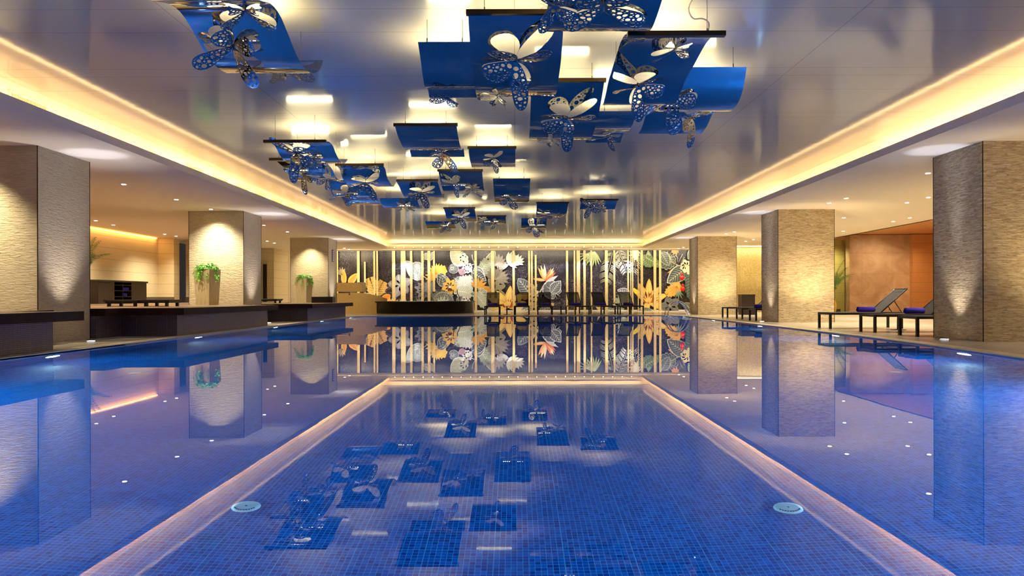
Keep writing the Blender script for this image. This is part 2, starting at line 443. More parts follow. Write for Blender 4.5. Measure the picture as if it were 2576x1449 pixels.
# coping ring
mb = MB()
for i in range(n):
    j = (i + 1) % n
    if i == n - 1: continue
    a, b, c, d = pool[i], pool[j], cop[j], cop[i]
    mb.quad([(a[0], a[1], 0.022), (d[0], d[1], 0.022), (c[0], c[1], 0.022), (b[0], b[1], 0.022)])
    mb.quad([(a[0], a[1], -0.05), (a[0], a[1], 0.022), (b[0], b[1], 0.022), (b[0], b[1], -0.05)])
struct(mb.build('trim_1', M['coping']))
# deck floor (ring outside the coping), z 0.02 with channel step
def ring_floor(name, m):
    mb = MB(); XL, XR = -15.2, 19.0
    for i in range(len(pool_r) - 1):
        a, b = cop[i], cop[i + 1]
        mb.quad([(a[0], a[1], DK), (XR, a[1], DK), (XR, b[1], DK), (b[0], b[1], DK)][::1])
    k = len(pool_r)
    for i in range(k, k + len(pool_l) - 1):
        a, b = cop[i], cop[i + 1]
        mb.quad([(a[0], a[1], DK), (XL, a[1], DK), (XL, b[1], DK), (b[0], b[1], DK)])
    a = cop[len(pool_r) - 1]; b = cop[len(pool_r)]
    mb.quad([(b[0], b[1], DK), (a[0], a[1], DK), (XR, a[1], DK), (XR, YM + 0.5, DK), (XL, YM + 0.5, DK), (XL, b[1], DK)])
    mb.quad([(XL, YB, DK), (XR, YB, DK), (XR, cop[0][1], DK), (XL, cop[0][1], DK)])
    return struct(mb.build(name, m))
ring_floor('floor', M['deck'])
# side soffits + lips + coves + raised metal ceiling
mb = MB()
mb.box(-15.2, -LIPX, YB, YM, SOF, SOF + 0.12)
mb.box(-15.2, -COVX, YB, YM, SOF + 0.12, CEI + 0.3)
o = struct(mb.build('ceiling_left', M['soffit']))
mb = MB(); mb.box(LIPX, 13.7, YB, YM, SOF, SOF + 0.12); mb.box(COVX, 13.7, YB, YM, SOF + 0.12, CEI + 0.3)
o = struct(mb.build('ceiling_right', M['soffit']))
mb = MB(); mb.box(-COVX, COVX, YB, YC, CEI, CEI + 0.1)
o = struct(mb.build('ceiling_center', M['ceil_metal']))
mb = MB(); mb.box(-LIPX, LIPX, YC, YM, SOF, CEI + 0.1); mb.box(-COVX, -LIPX, YC, YM, SOF + 0.12, CEI + 0.1); mb.box(LIPX, COVX, YC, YM, SOF + 0.12, CEI + 0.1); mb.box(-LIPX, LIPX, YC - 0.06, YC, SOF + 0.02, SOF + 0.19); mb.box(-LIPX, LIPX, YC - 0.10, YC, SOF + 0.30, SOF + 0.36)
struct(mb.build('trim_2', M['cove']))
for s, nm in ((-1, 'trim_3'), (1, 'trim_4')):
    mb = MB(); x = s * COVX
    mb.box(min(x, x - s * 0.012), max(x, x - s * 0.012), YB, YC, SOF + 0.12, CEI)
    mb.box(min(x, x - s * 0.05), max(x, x - s * 0.05), YB, YC, CEI - 0.07, CEI)
    # upstand that hides the strip
    xl = s * LIPX; mb.box(min(xl, xl + s * 0.02), max(xl, xl + s * 0.02), YB, YC, SOF + 0.12, SOF + 0.135)
    struct(mb.build(nm, M['cove']))
    # amber strip in the cove
    mb = MB(); x0 = s * (LIPX + 0.06); x1 = s * (LIPX + 0.11)
    mb.box(min(x0, x1), max(x0, x1), YB, YC, SOF + 0.121, SOF + 0.135)
    t = mb.build('led_strip', M['e_cove'])
    tag(t, 'amber light strip lying in the ceiling cove on the ' + ('left' if s < 0 else 'right') + ' side of the pool', 'light strip')
    for k in range(9):
        yy = YB + 2.4 + k * 4.78
        lamp('cove_light', 'AREA', (s * (LIPX + 0.09), yy, SOF + 0.15), 30 * (0.75, 1.3, 0.9, 1.0, 1.35, 0.8, 1.2, 0.9, 1.3)[(k + (s > 0)) % 9], (1.0, 0.64, 0.30), size=0.06, size_y=4.7, rot=(0, R(180) + s * R(66), 0), spread=130)
# walls
def wallbox(name, x0, x1, y0, y1, z0, z1, m):
    mb = MB(); mb.box(x0, x1, y0, y1, z0, z1); return struct(mb.build(name, m))
wallbox('wall_back', -15.2, 19.0, YM + 0.02, YM + 0.3, 0, CEI + 0.3, M['soffit'])
wallbox('wall_left', -15.2, -14.8, YB, 31.0, 0, SOF, M['panel'])
wallbox('wall_front', -15.2, 19.0, YB - 0.2, YB, PD, CEI + 0.3, M['panel'])
wallbox('wall_left_return', -14.8, -14.15, 30.5, 31.0, PL, SOF, M['panel'])
wallbox('wall_left_recess', -14.15, -12.2, 31.6, 31.8, PL, SOF, M['panel'])
wallbox('wall_left_far', -13.6, -12.1, 36.9, YM, 0, SOF, M['panel'])
#wallbox('wall_left_spur', -12.4, -11.0, 37.4, 37.6, 0, SOF, M['panel'])
# doorway strip beside the far left column
wallbox('door_1', -12.62, -12.45, 36.8, 36.9, PL, 2.45, M['cab_wood'])
# right side rooms
wallbox('wall_right', 18.6, 19.0, YB, YM, 0, CEI + 0.3, M['panel_orange'])
wallbox('wall_right_marble', 14.38, 17.0, 31.6, 32.0, 0, 3.4, M['marble'])
wallbox('wall_right_wood', 16.95, 18.6, 31.35, 31.7, 0, 3.4, M['panel_orange'])
wallbox('wall_right_pale', 13.2, 14.6, 32.6, 32.8, 0, SOF, M['panel_green'])
wallbox('trim_5', 13.35, 13.5, 31.2, 32.6, 0, SOF, plain('green_trim', (108, 104, 60), 0.5))
# alcove ceiling to the right (higher), and its beam
wallbox('ceiling_alcove', 13.7, 19.0, YB, YM, 3.42, 3.6, M['panel_orange'])
mb = MB(); mb.box(13.58, 13.7, YB, 31.3, SOF - 0.0, 3.44); struct(mb.build('trim_6', M['coping']))
wallbox('wall_right_near', 13.8, 14.0, YB, 8.0, 0, SOF, M['marble'])
# curved golden mosaic wall right of the mural
mb = MB(); pts = []
for k in range(17):
    a = k / 16; x = 9.35 + 4.2 * a; y = 36.3 + 1.1 * math.sin(math.pi * a)
    pts.append((x, y))
for i in range(16):
    (xa, ya), (xb, yb) = pts[i], pts[i + 1]
    mb.quad([(xa, ya, DK), (xb, yb, DK), (xb, yb, SOF - 0.03), (xa, ya, SOF - 0.03)], sm=True)
    mb.quad([(xa, ya + 0.1, DK), (xa, ya + 0.1, SOF), (xb, yb + 0.1, SOF), (xb, yb + 0.1, DK)])
struct(mb.build('wall_back_curved', M['gold_mosaic']))
# skirting
wallbox('baseboard_left', -14.82, -14.76, 13, 30.5, PL, PL + 0.24, M['dark_skirt'])
wallbox('baseboard_left_return', -14.8, -14.13, 30.46, 30.5, PL, PL + 0.24, M['dark_skirt'])
wallbox('baseboard_left_recess', -14.15, -12.2, 31.56, 31.6, PL, PL + 0.24, M['dark_skirt'])
wallbox('baseboard_right_pale', 13.5, 14.4, 32.56, 32.6, DK, 0.2, M['dark_skirt'])
wallbox('baseboard_right_wood', 16.95, 18.6, 31.31, 31.35, DK, 0.22, plain('rose_skirt', (150, 92, 70), 0.4))
wallbox('baseboard_back', -9.6, 9.4, YM - 0.16, YM - 0.10, DK, 0.075, M['white_plastic'])
# ---------------------------------------------------------------- raised lounge platform: mosaic base and timber slab
def notch(x, y): return [(x, y - 0.015), (-9.39, y - 0.015), (-9.39, y + 1.49), (x, y + 1.49)]
baseL = [(-6.6, YB + 0.02), (-6.6, 10.5), (-7.7, 10.5)] + notch(-7.7, 12.0) + [(-7.7, 14.35), (-6.6, 14.35), (-6.6, 19.6), (-7.72, 19.6)] + notch(-7.72, 21.1) + [(-7.72, 23.35), (-6.6, 23.35), (-6.6, 28.6), (-9.41, 28.6), (-9.41, 32.2), (-14.78, 32.2), (-14.78, YB + 0.02)]
lp = empty('lounge_platform', (0, 0, 0), 0, 'raised dark timber lounge platform on a violet mosaic base, left of the pool', 'platform')
mb = MB(); mb.prism(baseL, DK, 0.435)
mb.build('tiled_base', M['base_tile'], lp)
slabL = [(-6.36, YB + 0.02), (-6.36, 10.85), (-7.52, 10.85)] + notch(-7.52, 12.0) + [(-7.52, 14.12), (-6.36, 14.12), (-6.36, 19.75), (-7.55, 19.75)] + notch(-7.55, 21.1) + [(-7.55, 23.05), (-6.36, 23.05), (-6.36, 28.85), (-9.41, 28.85), (-9.41, 32.3), (-14.76, 32.3), (-14.76, YB + 0.02)]
mb = MB(); mb.prism(slabL, 0.435, PL, 0, 1)
mb.build('timber_deck', [M['wood_dark'], M['wood_top']], lp)
# ---------------------------------------------------------------- columns
def column(x0, x1, y0, y1, z0, label, mt='stone'):
    e = empty('stone_column', ((x0 + x1) / 2, (y0 + y1) / 2, z0), 0, label, 'column')
    hx = (x1 - x0) / 2; hy = (y1 - y0) / 2; h = SOF - z0
    mb = MB(); mb.box(-hx, hx, -hy, hy, 0, h); mb.build('stone_cladding', M[mt], e, bevel=0.004)
    for a, b in ((-1, -1), (1, -1), (1, 1), (-1, 1)):
        mb = MB(); mb.box(a * hx - 0.006, a * hx + 0.006, b * hy - 0.006, b * hy + 0.006, 0, h); mb.build('corner_bead', M['tray'], e)
    return e
CL = (12.0, 21.1, 30.65); CR = (11.85, 21.08, 30.38)
nm = ('nearest the camera', 'in the middle of the row', 'farthest from the camera, beside the mural')
for y, t in zip(CL, nm): column(-9.36, -7.79, y, y + 1.47, DK, 'square rough cream stone column on the left, ' + t, 'stone_rough')
for y, t in zip(CR, nm): column(7.54, 9.15, y, y + 1.4, DK, 'square split-stone column on the right, ' + t)
# small sign plaque high on the far left column
p = at(833, 640, 31.1); mb = MB(); mb.box(-0.012, 0.012, -0.14, 0.14, -0.26, 0.26)
s_ = mb.build('wall_plaque', plain('blue_plaque', (60, 50, 150), 0.3), loc=(-7.775, 31.4, 2.55)); tag(s_, 'small blue plaque with pale marks on far left stone column', 'plaque')
mb = MB()
for k in range(5): mb.box(0, 0.006, -0.09, 0.09 - 0.03 * (k % 2), -0.2 + k * 0.09, -0.16 + k * 0.09)
mb.build('plaque_marks', M['white_plastic'], s_, loc=(0.012, 0, 0))
# ---------------------------------------------------------------- ground uplights next to the columns (bluish)
k = 0
for s, ys in ((-1, CL), (1, CR)):
    for i, y in enumerate(ys):
        x = s * 7.28; yc = y + 0.62
        zz = PL if False else DK + 0.002
        e = empty('ground_uplight', (x, yc, zz), 0, 'round in-ground uplight at the poolside foot of the %s %s column' % (('nearest', 'middle', 'farthest')[i], 'left' if s < 0 else 'right'), 'floor light')
        mb = MB(); mb.lathe([(0.085, -0.01), (0.085, 0.004), (0.066, 0.006)], n=20); mb.build('trim_ring', M['chrome'], e)
        mb = MB(); mb.lathe([(0.062, 0.0), (0.062, 0.009), (0.02, 0.011)], n=20); mb.build('lens', M['e_up'], e)
        lamp('uplight_beam', 'SPOT', (0, 0, 0.06), 300, (0.70, 0.76, 1.0), e, size=0.02, spot=22, blend=0.7, target=(-s * 0.02, 0.1, 3.0))
        lamp('uplight', 'SPOT', (0, 0, 0.05), 200 if s < 0 else 85, (0.92, 0.86, 0.86), e, size=0.03, spot=70, blend=1.0, target=(s * (0.30 if s < 0 else 0.12), 0, 3.0))
# ---------------------------------------------------------------- ceiling downlights
dl = {'left': [(313, 458), (445, 497), (242, 549), (286, 560), (415, 584), (444, 589), (532, 522), (665, 563), (673, 603), (691, 608), (724, 580), (867, 622), (879, 625)],
      'right': [(2336, 441), (2130, 503), (2087, 515), (2337, 502), (2283, 515), (2124, 552), (2290, 553), (2248, 562), (2122, 586), (1848, 586), (1828, 591), (1896, 606), (1877, 610), (1720, 624), (1708, 627)]}
for side, L in dl.items():
    Q = sorted([onz(x, y, SOF) for x, y in L], key=lambda p: p.y)
    for i, p in enumerate(Q):
        e = empty('downlight', (p.x, p.y, SOF), 0, 'recessed round downlight in the %s side ceiling, %s to the camera' % (side, ORD[i]), 'ceiling light', side + ' side ceiling downlights')
        mb = MB(); mb.lathe([(0.045, -0.001), (0.066, -0.006), (0.07, 0.002)], n=18); mb.build('trim_ring', M['soffit'], e)
        mb = MB(); mb.lathe([(0.047, -0.010), (0.047, -0.004)], n=18); mb.build('lens', M['e_down'], e)
        lamp('downlight_beam', 'SPOT', (0, 0, -0.03), 250, (1.0, 0.89, 0.68), e, size=0.04, spot=118, blend=0.8)
# accent lamps just before the column fronts (the light cones on the stone)
for i, (x, y, pw) in enumerate(((-8.75, 11.35, 480), (-8.45, 20.5, 380), (-8.5, 30.1, 360))):
    lamp('column_accent', 'SPOT', (x, y, SOF - 0.03), pw, (1.0, 0.88, 0.58), size=0.03, spot=92, blend=1.0, target=(x, y + 0.42, 0.6))
for i, (x, y, pw) in enumerate(((8.7, 10.8, 170), (8.35, 20.0, 230), (8.35, 29.3, 230))):
    lamp('column_accent', 'SPOT', (x, y, DK + 0.05), pw, (1.0, 0.80, 0.48), size=0.08, spot=95, blend=1.0, target=(x, y + 1.1, 2.6))
# orange strip glow on the left wall; right alcove tinted by added spots
for (x, y0, y1, r, pw) in ((-14.62, 14, 30.3, 0, 230),):
    mb = MB(); mb.box(-14.79, -14.74, y0, y1, SOF - 0.05, SOF - 0.03)
    tag(mb.build('orange_strip', M['e_orange']), 'orange light strip at the top of the left panelled wall', 'light strip')
    lamp('orange_wash', 'AREA', (-14.66, (y0 + y1) / 2, SOF - 0.06), 40, (1, 0.50, 0.14), size=0.08, size_y=y1 - y0, rot=(0, R(25), 0))
for ax, ay in ((15.2, 25.0), (16.8, 27.2), (15.2, 28.6), (16.8, 30.2)):
    lamp('alcove_fill', 'SPOT', (ax, ay, 3.38), 90, (1, 0.70, 0.40), size=0.05, spot=140, blend=1)  # added spots that tint the alcove orange, no fixtures there
lamp('marble_fill', 'SPOT', (15.4, 30.0, 3.38), 150, (1, 0.82, 0.58), size=0.05, spot=115, blend=1, target=(15.5, 31.6, 0.8))  # added spot to brighten the marble wall, no fixture
lamp('pale_wash', 'SPOT', (13.75, 31.6, 3.1), 130, (1, 0.9, 0.5), size=0.1, spot=110, blend=1, target=(13.9, 32.6, 1.2))
for x in (9.9, 10.8, 11.7, 12.6):
    lamp('curved_wall_uplight', 'SPOT', (x, 36.2, 0.1), 55, (1, 0.88, 0.52), size=0.05, spot=60, blend=0.9, target=(x + 0.05, 36.9, 2.0))
lamp('curved_wall_cove', 'AREA', (11.4, 36.2, SOF - 0.1), 60, (1, 0.88, 0.56), size=3.6, size_y=0.1, rot=(R(150), 0, 0))
# added fill light for the lounge areas: a grid of spots without fixtures
for x in (-13.2, -11.2, -9.9):
    for y in (2.5, 6.5, 10.5, 15.5, 19.0, 24.5, 28.0):
        lamp('fill_spot', 'SPOT', (x, y, SOF - 0.03), 200, (1.0, 0.90, 0.68), size=0.06, spot=125, blend=1)
for x in (9.8, 11.6, 13.0):
    for y in (2.5, 6.5, 10.2, 15.0, 19.0, 24.0, 28.0, 33.5):
        lamp('fill_spot', 'SPOT', (x, y, SOF - 0.03), 200, (1.0, 0.90, 0.70), size=0.06, spot=125, blend=1)
# underwater lamps
i = 0
for s in (-1, 1):
    for k, y in enumerate((-1.5, 2.6, 6.2, 10.0, 14.6, 19.3, 24.0, 28.2)):
        xw = -6.36 if s < 0 else {0: 5.62, 1: 5.7, 2: 5.86, 3: 6.18, 4: 6.44, 5: 6.51, 6: 6.54, 7: 6.54}[k]
        if s < 0: xw = -6.37 if k < 6 else -6.385
        e = empty('underwater_lamp', (xw - s * 0.03 if s > 0 else xw + 0.03, y, -0.42), 0,
                  'round underwater lamp in the %s pool wall, %s to the camera' % ('left' if s < 0 else 'right', ORD[k]), 'pool light')
        mb = MB(); mb.lathe([(0.10, 0.0), (0.095, 0.014), (0.075, 0.02)], n=20); o = mb.build('bezel', M['chrome'], e); o.rotation_euler = (0, -s * R(90), 0)
        mb = MB(); mb.lathe([(0.07, 0.012), (0.065, 0.024), (0.03, 0.03)], n=20); o = mb.build('lens', M['e_pool'], e); o.rotation_euler = (0, -s * R(90), 0)
        lamp('pool_beam', 'AREA', (-s * 0.05, 0, 0), 195 if k < 3 else 72, (0.42, 0.76, 1.0), e, size=0.3, rot=(0, s * R(80), 0))
# drains on the pool floor
for (X, Y, t) in ((-1.43, 3.9, 'on the left near the camera'), (1.43, 3.86, 'on the right near the camera'), (-4.5, 8.7, 'on the far left'), (4.45, 8.6, 'on the far right')):
    e = empty('floor_inlet', (X, Y, PD), 0, 'round pale pool floor inlet ' + t, 'pool fitting')
    mb = MB(); mb.lathe([(0.075, 0.0), (0.072, 0.012), (0.05, 0.018)], n=28); mb.build('cover_plate', M['drain'], e)
    mb = MB()
    for k in range(10):
        a = math.pi * (0.15 + 0.7 * k / 9) + math.pi
        c, s2 = math.cos(a) * 0.056, math.sin(a) * 0.056
        mb.box(c - 0.004, c + 0.004, s2 - 0.005, s2 + 0.005, 0.012, 0.0195)
    mb.lathe([(0.006, 0.012), (0.006, 0.021)], n=8)
    mb.build('slots', M['drain_dark'], e)
# vent grilles on the left cove wall
for i, y0 in enumerate([10.1] + [15.6 + 1.36 * k for k in range(9)]):
    e = empty('vent_grille', (-COVX + 0.012, y0 + 0.42, 3.46), 0, 'cream slatted vent grille on the left cove wall, %s to the camera' % ORD[i], 'vent', 'vent grilles on the left cove wall')
    mb = MB(); mb.box(0, 0.02, -0.42, 0.42, -0.03, 0.0); mb.box(0, 0.02, -0.42, 0.42, 0.14, 0.17); mb.box(0, 0.02, -0.42, -0.39, 0, 0.14); mb.box(0, 0.02, 0.39, 0.42, 0, 0.14); mb.build('frame', M['cove'], e)
    mb = MB()
    for k in range(24): yy = -0.385 + k * 0.0328; mb.box(0.004, 0.016, yy, yy + 0.016, 0, 0.14)
    mb.build('slats', M['coping'], e)
    mb = MB(); mb.box(0, 0.003, -0.39, 0.39, 0, 0.14); mb.build('backing', M['tray'], e)
# ================================================================ MURAL (flat mosaic picture at its own place)
MC = {}
class Mural:
    def __init__(s): s.v = []; s.f = []; s.c = []; s.layer = 0
    def pt(s, p, d):
        dx, dy = unroll(p[0], p[1]); k = YM / F
        return (dx * k, YM - 0.02 - d, CZ - dy * k)
    def poly(s, pts, rgb, d=None, speck=0.25):
        if len(pts) < 3: return
        dd = s.layer if d is None else d
        q = [s.pt(p, dd) for p in pts]
        # clip to the wall height
        q = [(x, y, min(max(z, DK + 0.01), SOF - 0.01)) for x, y, z in q]
        a = sum(q[i][0] * q[(i + 1) % len(q)][2] - q[(i + 1) % len(q)][0] * q[i][2] for i in range(len(q)))
        if a < 0: q.reverse()
        b = len(s.v); s.v += q; s.f.append(tuple(range(b, b + len(q))))
        c = S(rgb); s.c.append((c[0], c[1], c[2], speck))
    def up(s, k=1): s.layer += 0.0006 * k
mu = Mural()
mu.poly([(772, 628), (1760, 628), (1760, 786), (772, 786)], (26, 20, 26), 0, 1.0)
def rot(p, c, a, sx=1, sy=1):
    x, y = p[0] * sx, p[1] * sy
    return (c[0] + x * math.cos(a) - y * math.sin(a), c[1] + x * math.sin(a) + y * math.cos(a))
def D(deg): return -math.radians(deg)      # 0 = right, 90 = up in the picture
def petal(base, L, W, ang, rgb, tip=0.5, shade=None, line=None, speck=0.2, curve=0.0):
    """petal from its base outwards; tip 0 round .. 1 pointed"""
    pts = []; N = 12
    for sgn in (1, -1):
        for k in range(N + 1):
            t = k / N if sgn == 1 else 1 - k / N
            wd = math.sin(math.pi * min(1, t ** (0.75 + 0.1 * tip))) ** (0.6 + 0.5 * tip) * W / 2
            pts.append((t * L, sgn * wd + curve * t * t * L))
    a = D(ang)
    mu.poly([rot(p, base, a) for p in pts], rgb, speck=speck)
    if shade:
        mu.poly([rot((p[0] * 0.86 + L * 0.04, p[1] * 0.55), base, a) for p in pts], shade, mu.layer + 0.0003, speck)
    if line:
        q = []
        for k in range(9):
            t = k / 8 * 0.9; q.append((t * L, curve * t * t * L))
        stroke([rot(p, base, a) for p in q], 0.9, line, mu.layer + 0.0005)
def stroke(pts, wd, rgb, d=None, taper=True, speck=0.1):
    n = len(pts); A = []; B = []
    for i in range(n):
        p = pts[i]; q0 = pts[max(i - 1, 0)]; q1 = pts[min(i + 1, n - 1)]
        tx, ty = q1[0] - q0[0], q1[1] - q0[1]; l = math.hypot(tx, ty) or 1
        w2 = wd / 2 * ((1 - 0.8 * i / (n - 1)) if taper else 1)
        A.append((p[0] - ty / l * w2, p[1] + tx / l * w2)); B.append((p[0] + ty / l * w2, p[1] - tx / l * w2))
    for i in range(n - 1):
        mu.poly([A[i], A[i + 1], B[i + 1], B[i]], rgb, mu.layer + 0.0005 if d is None else d, speck)
def flower(c, n, L, W, rgb, a0=0, tip=0.3, shade=None, line=None, mid=None, midr=3, angs=None):
    for k in range(n):
        mu.up(0.5)
        a = angs[k] if angs else a0 + 360 * k / n
        petal(c, L * (0.9 + 0.2 * ((k * 7) % 3) / 2), W, a, rgb, tip, shade, line)
    mu.up()
    if mid: mu.poly([rot((midr, 0), c, k * math.pi / 5) for k in range(10)], mid)
    mu.up(0.5)
def leaf(base, L, W, ang, rgb, vein, nv=6, tip=0.6, edge=None):
    """leaf with midrib and side veins; base is the stalk end"""
    mu.up(); a = D(ang)
    petal(base, L, W, ang, edge or vein, tip)
    mu.up(0.4); petal(rot((L * 0.02, 0), base, a), L * 0.94, W * 0.88, ang, rgb, tip)
    mu.up(0.4)
    stroke([rot((L * 0.97 * k / 6, 0), base, a) for k in range(7)], 1.5, vein)
    for k in range(nv):
        t = 0.1 + 0.75 * k / nv; ww = math.sin(math.pi * min(1, (t + 0.18) ** 0.8)) * W / 2 * 0.85
        for sg in (1, -1):
            q = [(t * L + j * L * 0.055, sg * ww * (j / 3) ** 0.85) for j in range(4)]
            stroke([rot(p, base, a) for p in q], 1.2, vein)
def monstera(c, Rr, ang, rgb, vein, n=7, notch=0.35, rgb2=None):
    mu.up(); a = D(ang); pts = []; N = n * 2 * 5
    def rad(th):      # heart: th=0 is the tip
        b = 1.0 + 0.18 * math.cos(th) - 0.42 * max(0, math.cos(th - math.pi)) ** 10
        s_ = abs(math.sin(n * th / 1.0 + 0.6)); lob = 1 - notch * (1 - s_ ** 0.35)
        return Rr * b * lob
    for i in range(N * 2):
        th = 2 * math.pi * i / (N * 2); r = rad(th); pts.append((math.cos(th) * r, math.sin(th) * r * 0.92))
    mu.poly([rot(p, c, a) for p in pts], vein)
    mu.up(0.4); mu.poly([rot((p[0] * 0.93, p[1] * 0.93), c, a) for p in pts], rgb)
    mu.up(0.4)
    m = n * 2
    for k in range(m):
        th = 2 * math.pi * (k + 0.5) / m
        q = [(math.cos(th + 0.12 * j / 4 * (1 if k % 2 else -1)) * Rr * 0.9 * j / 4 - Rr * 0.1 * (1 - j / 4), math.sin(th) * Rr * 0.8 * j / 4) for j in range(5)]
        stroke([rot(p, c, a) for p in q], 2.2 if Rr > 20 else 1.4, vein if k % 2 else (rgb2 or vein))
def fan(c, L, a0, a1, n, rgb, dark, W=None, curve=0.0, vein=None):
    mu.up()
    for k in range(n):
        t = k / (n - 1); mu.up(0.25)
        Lk = L * (0.72 + 0.28 * math.sin(math.pi * (0.15 + 0.75 * t)))
        petal(c, Lk, W or L * 0.26, a0 + (a1 - a0) * t, rgb, 0.75, None, dark, curve=curve * (1 if t > 0.5 else -1))
    if vein:
        mu.up(); stroke([rot((L * 0.85 * j / 5, 0), c, D((a0 + a1) / 2)) for j in range(6)], 2, vein)
def plume(base, L, W, ang, rgb, vein, n=9, bend=0.0):
    """feather-like leaf: midrib with overlapping pointed lobes"""
    mu.up(); a = D(ang)
    for k in range(n):
        t = 0.06 + 0.9 * k / n; mu.up(0.25)
        p = rot((t * L, bend * t * t * L), base, a)
        for sg in (1, -1):
            ln = W * (0.95 if k % 2 else 0.8) * math.sin(math.pi * min(0.97, 0.2 + 0.75 * t)) ** 0.7
            petal(p, ln, L / n * 2.0, ang - sg * (62 - 25 * t), rgb, 0.7, None, vein, curve=0.18 * sg)
    mu.up(0.5); stroke([rot((t / 8 * L, bend * (t / 8) ** 2 * L), base, a) for t in range(9)], 2, vein)
def frond(spine, Ll, n, rgb, w=2.2, droop=0.5, sides=(1, -1)):
    mu.up(); P = spline(spine, 8); m = len(P)
    for i in range(n):
        j = min(m - 2, int(i * (m - 1) / n)); p = P[j]; q = P[j + 1]
        dirr = math.atan2(q[1] - p[1], q[0] - p[0])
        for sg in sides:
            ll = Ll * math.sin(math.pi * (0.18 + 0.72 * i / n)) ** 0.6
            pts = []
            for k in range(6):
                t = k / 5; aa = dirr + sg * (1.35 - 0.55 * t) 
                x0 = pts[-1] if pts else (p[0], p[1])
                pts.append((x0[0] + math.cos(aa) * ll / 6, x0[1] + math.sin(aa) * ll / 6 + droop * t))
            stroke(pts, w, rgb)
    stroke([(p[0], p[1]) for p in P], 1.6, rgb)
GW = (196, 200, 184); GG = (92, 104, 96); DG = (54, 66, 62); WH = (232, 232, 222); GO = (214, 166, 74); GOD = (150, 104, 40)
GY = (128, 124, 122); GYL = (186, 182, 178); OL = (120, 112, 92); OLL = (168, 158, 132); MV = (148, 140, 142); GR = (84, 108, 72); GRL = (178, 190, 140)
YE = (228, 186, 92); YEL = (240, 208, 120); RD = (140, 46, 24)
# left warm zone
fan((862, 690), 22, 70, 150, 5, (170, 160, 130), (90, 80, 60))
petal((866, 712), 36, 14, 92, (222, 176, 90), 0.1, (196, 150, 66)); mu.up()
petal((878, 712), 34, 18, 52, (222, 170, 84), 0.3, (190, 140, 66)); mu.up()
plume((944, 738), 42, 22, 108, (214, 176, 104), (120, 84, 40), 6); plume((948, 738), 34, 22, 62, (214, 176, 104), (120, 84, 40), 6)
petal((962, 756), 26, 20, 40, (240, 160, 60), 0.1, (220, 134, 40)); petal((955, 764), 20, 18, 5, (230, 150, 56), 0.3); mu.up()
fan((985, 770), 26, 10, 120, 7, (226, 196, 130), (120, 90, 40)); fan((1012, 772), 24, 40, 150, 6, (216, 200, 160), (120, 100, 70))
# grey clematis
flower((1007, 716), 5, 31, 24, MV, 100, 0.0, (160, 154, 156), (206, 202, 204), (190, 186, 140), 3.5)
leaf((1060, 703), 62, 34, 128, (168, 178, 186), WH, 7, 0.3); monstera((1052, 676), 17, 120, (158, 170, 176), WH, 5, 0.1)
leaf((1077, 655), 26, 18, 60, GW, WH, 3); leaf((1084, 640), 26, 18, 200, (170, 178, 150), WH, 4)
stroke([(1076, 640), (1068, 652), (1064, 664)], 1.6, WH); stroke([(1066, 694), (1080, 704), (1092, 716)], 1.6, WH)
plume((1086, 690), 38, 20, 22, (232, 194, 84), (180, 130, 40), 8); fan((1098, 690), 30, 20, 130, 9, (236, 198, 92), (186, 136, 44)); fan((1094, 692), 26, 150, 260, 5, (232, 194, 84), (180, 130, 40))
leaf((1098, 693), 30, 20, -14, DG, GYL, 5); leaf((1104, 700), 30, 22, 350, GG, GYL, 5)
monstera((1139, 675), 13, 350, (88, 98, 88), GYL, 6, 0.08)
leaf((1166, 668), 52, 34, 128, (196, 202, 176), WH, 6, 0.3); fan((1148, 640), 24, 20, 130, 6, GRL, WH)
flower((1166, 650), 6, 15, 14, (222, 224, 214), 20, 0.0, WH, None, WH, 6)
flower((1176, 674), 8, 15, 12, (224, 220, 220), 10, 0.0, (238, 234, 234), None, WH, 6)
petal((1170, 688), 20, 16, 150, (176, 124, 140), 0.3, (150, 130, 140)); mu.up()
stroke([(1188, 640), (1190, 652), (1196, 664), (1196, 676)], 3, GYL); stroke([(1184, 668), (1192, 664), (1198, 664)], 2, WH)
leaf((1144, 700), 34, 20, -20, (110, 116, 122), GYL, 5); leaf((1186, 690), 36, 26, -60, (104, 112, 118), GYL, 5)
# central monstera and gold flower
leaf((1122, 722), 40, 26, 120, DG, GYL, 5); leaf((1116, 722), 30, 20, 96, (70, 84, 78), GYL, 4)
monstera((1160, 716), 29, 305, (176, 182, 172), (228, 232, 222), 8, 0.28, (140, 148, 136)); plume((1152, 728), 46, 26, 35, (196, 200, 190), (230, 232, 224), 9); plume((1150, 730), 40, 20, -12, (186, 192, 170), WH, 7)
flower((1132, 721), 8, 22, 13, GO, 15, 0.1, (224, 182, 96), GOD, (226, 220, 200), 3)
fan((1133, 724), 11, 200, 320, 6, (96, 50, 30), (80, 40, 20), 2)
# grey mum and low leaves
flower((1068, 728), 11, 24, 12, (132, 128, 134), 0, 0.2, (112, 110, 118), (168, 162, 170)); flower((1080, 722), 9, 18, 10, (142, 138, 142), 14, 0.2, None, (176, 172, 176))
fan((1056, 770), 30, 60, 110, 4, (150, 152, 140), (60, 60, 60), 4); fan((1054, 772), 16, 100, 160, 3, GW, GG, 5)
plume((1128, 742), 44, 20, 190, (104, 112, 100), GYL, 7); leaf((1092, 752), 50, 28, 12, (98, 100, 98), (176, 186, 160), 7)
leaf((1134, 768), 36, 24, 110, (98, 104, 100), GYL, 5); leaf((1146, 760), 36, 22, 20, (92, 100, 96), GYL, 5)
fan((1110, 772), 30, 10, 110, 6, GW, GG, 8); fan((1096, 772), 20, 60, 150, 4, (200, 150, 110), (120, 70, 50), 6); petal((1056, 768), 22, 8, 10, (214, 200, 170), 0.2)
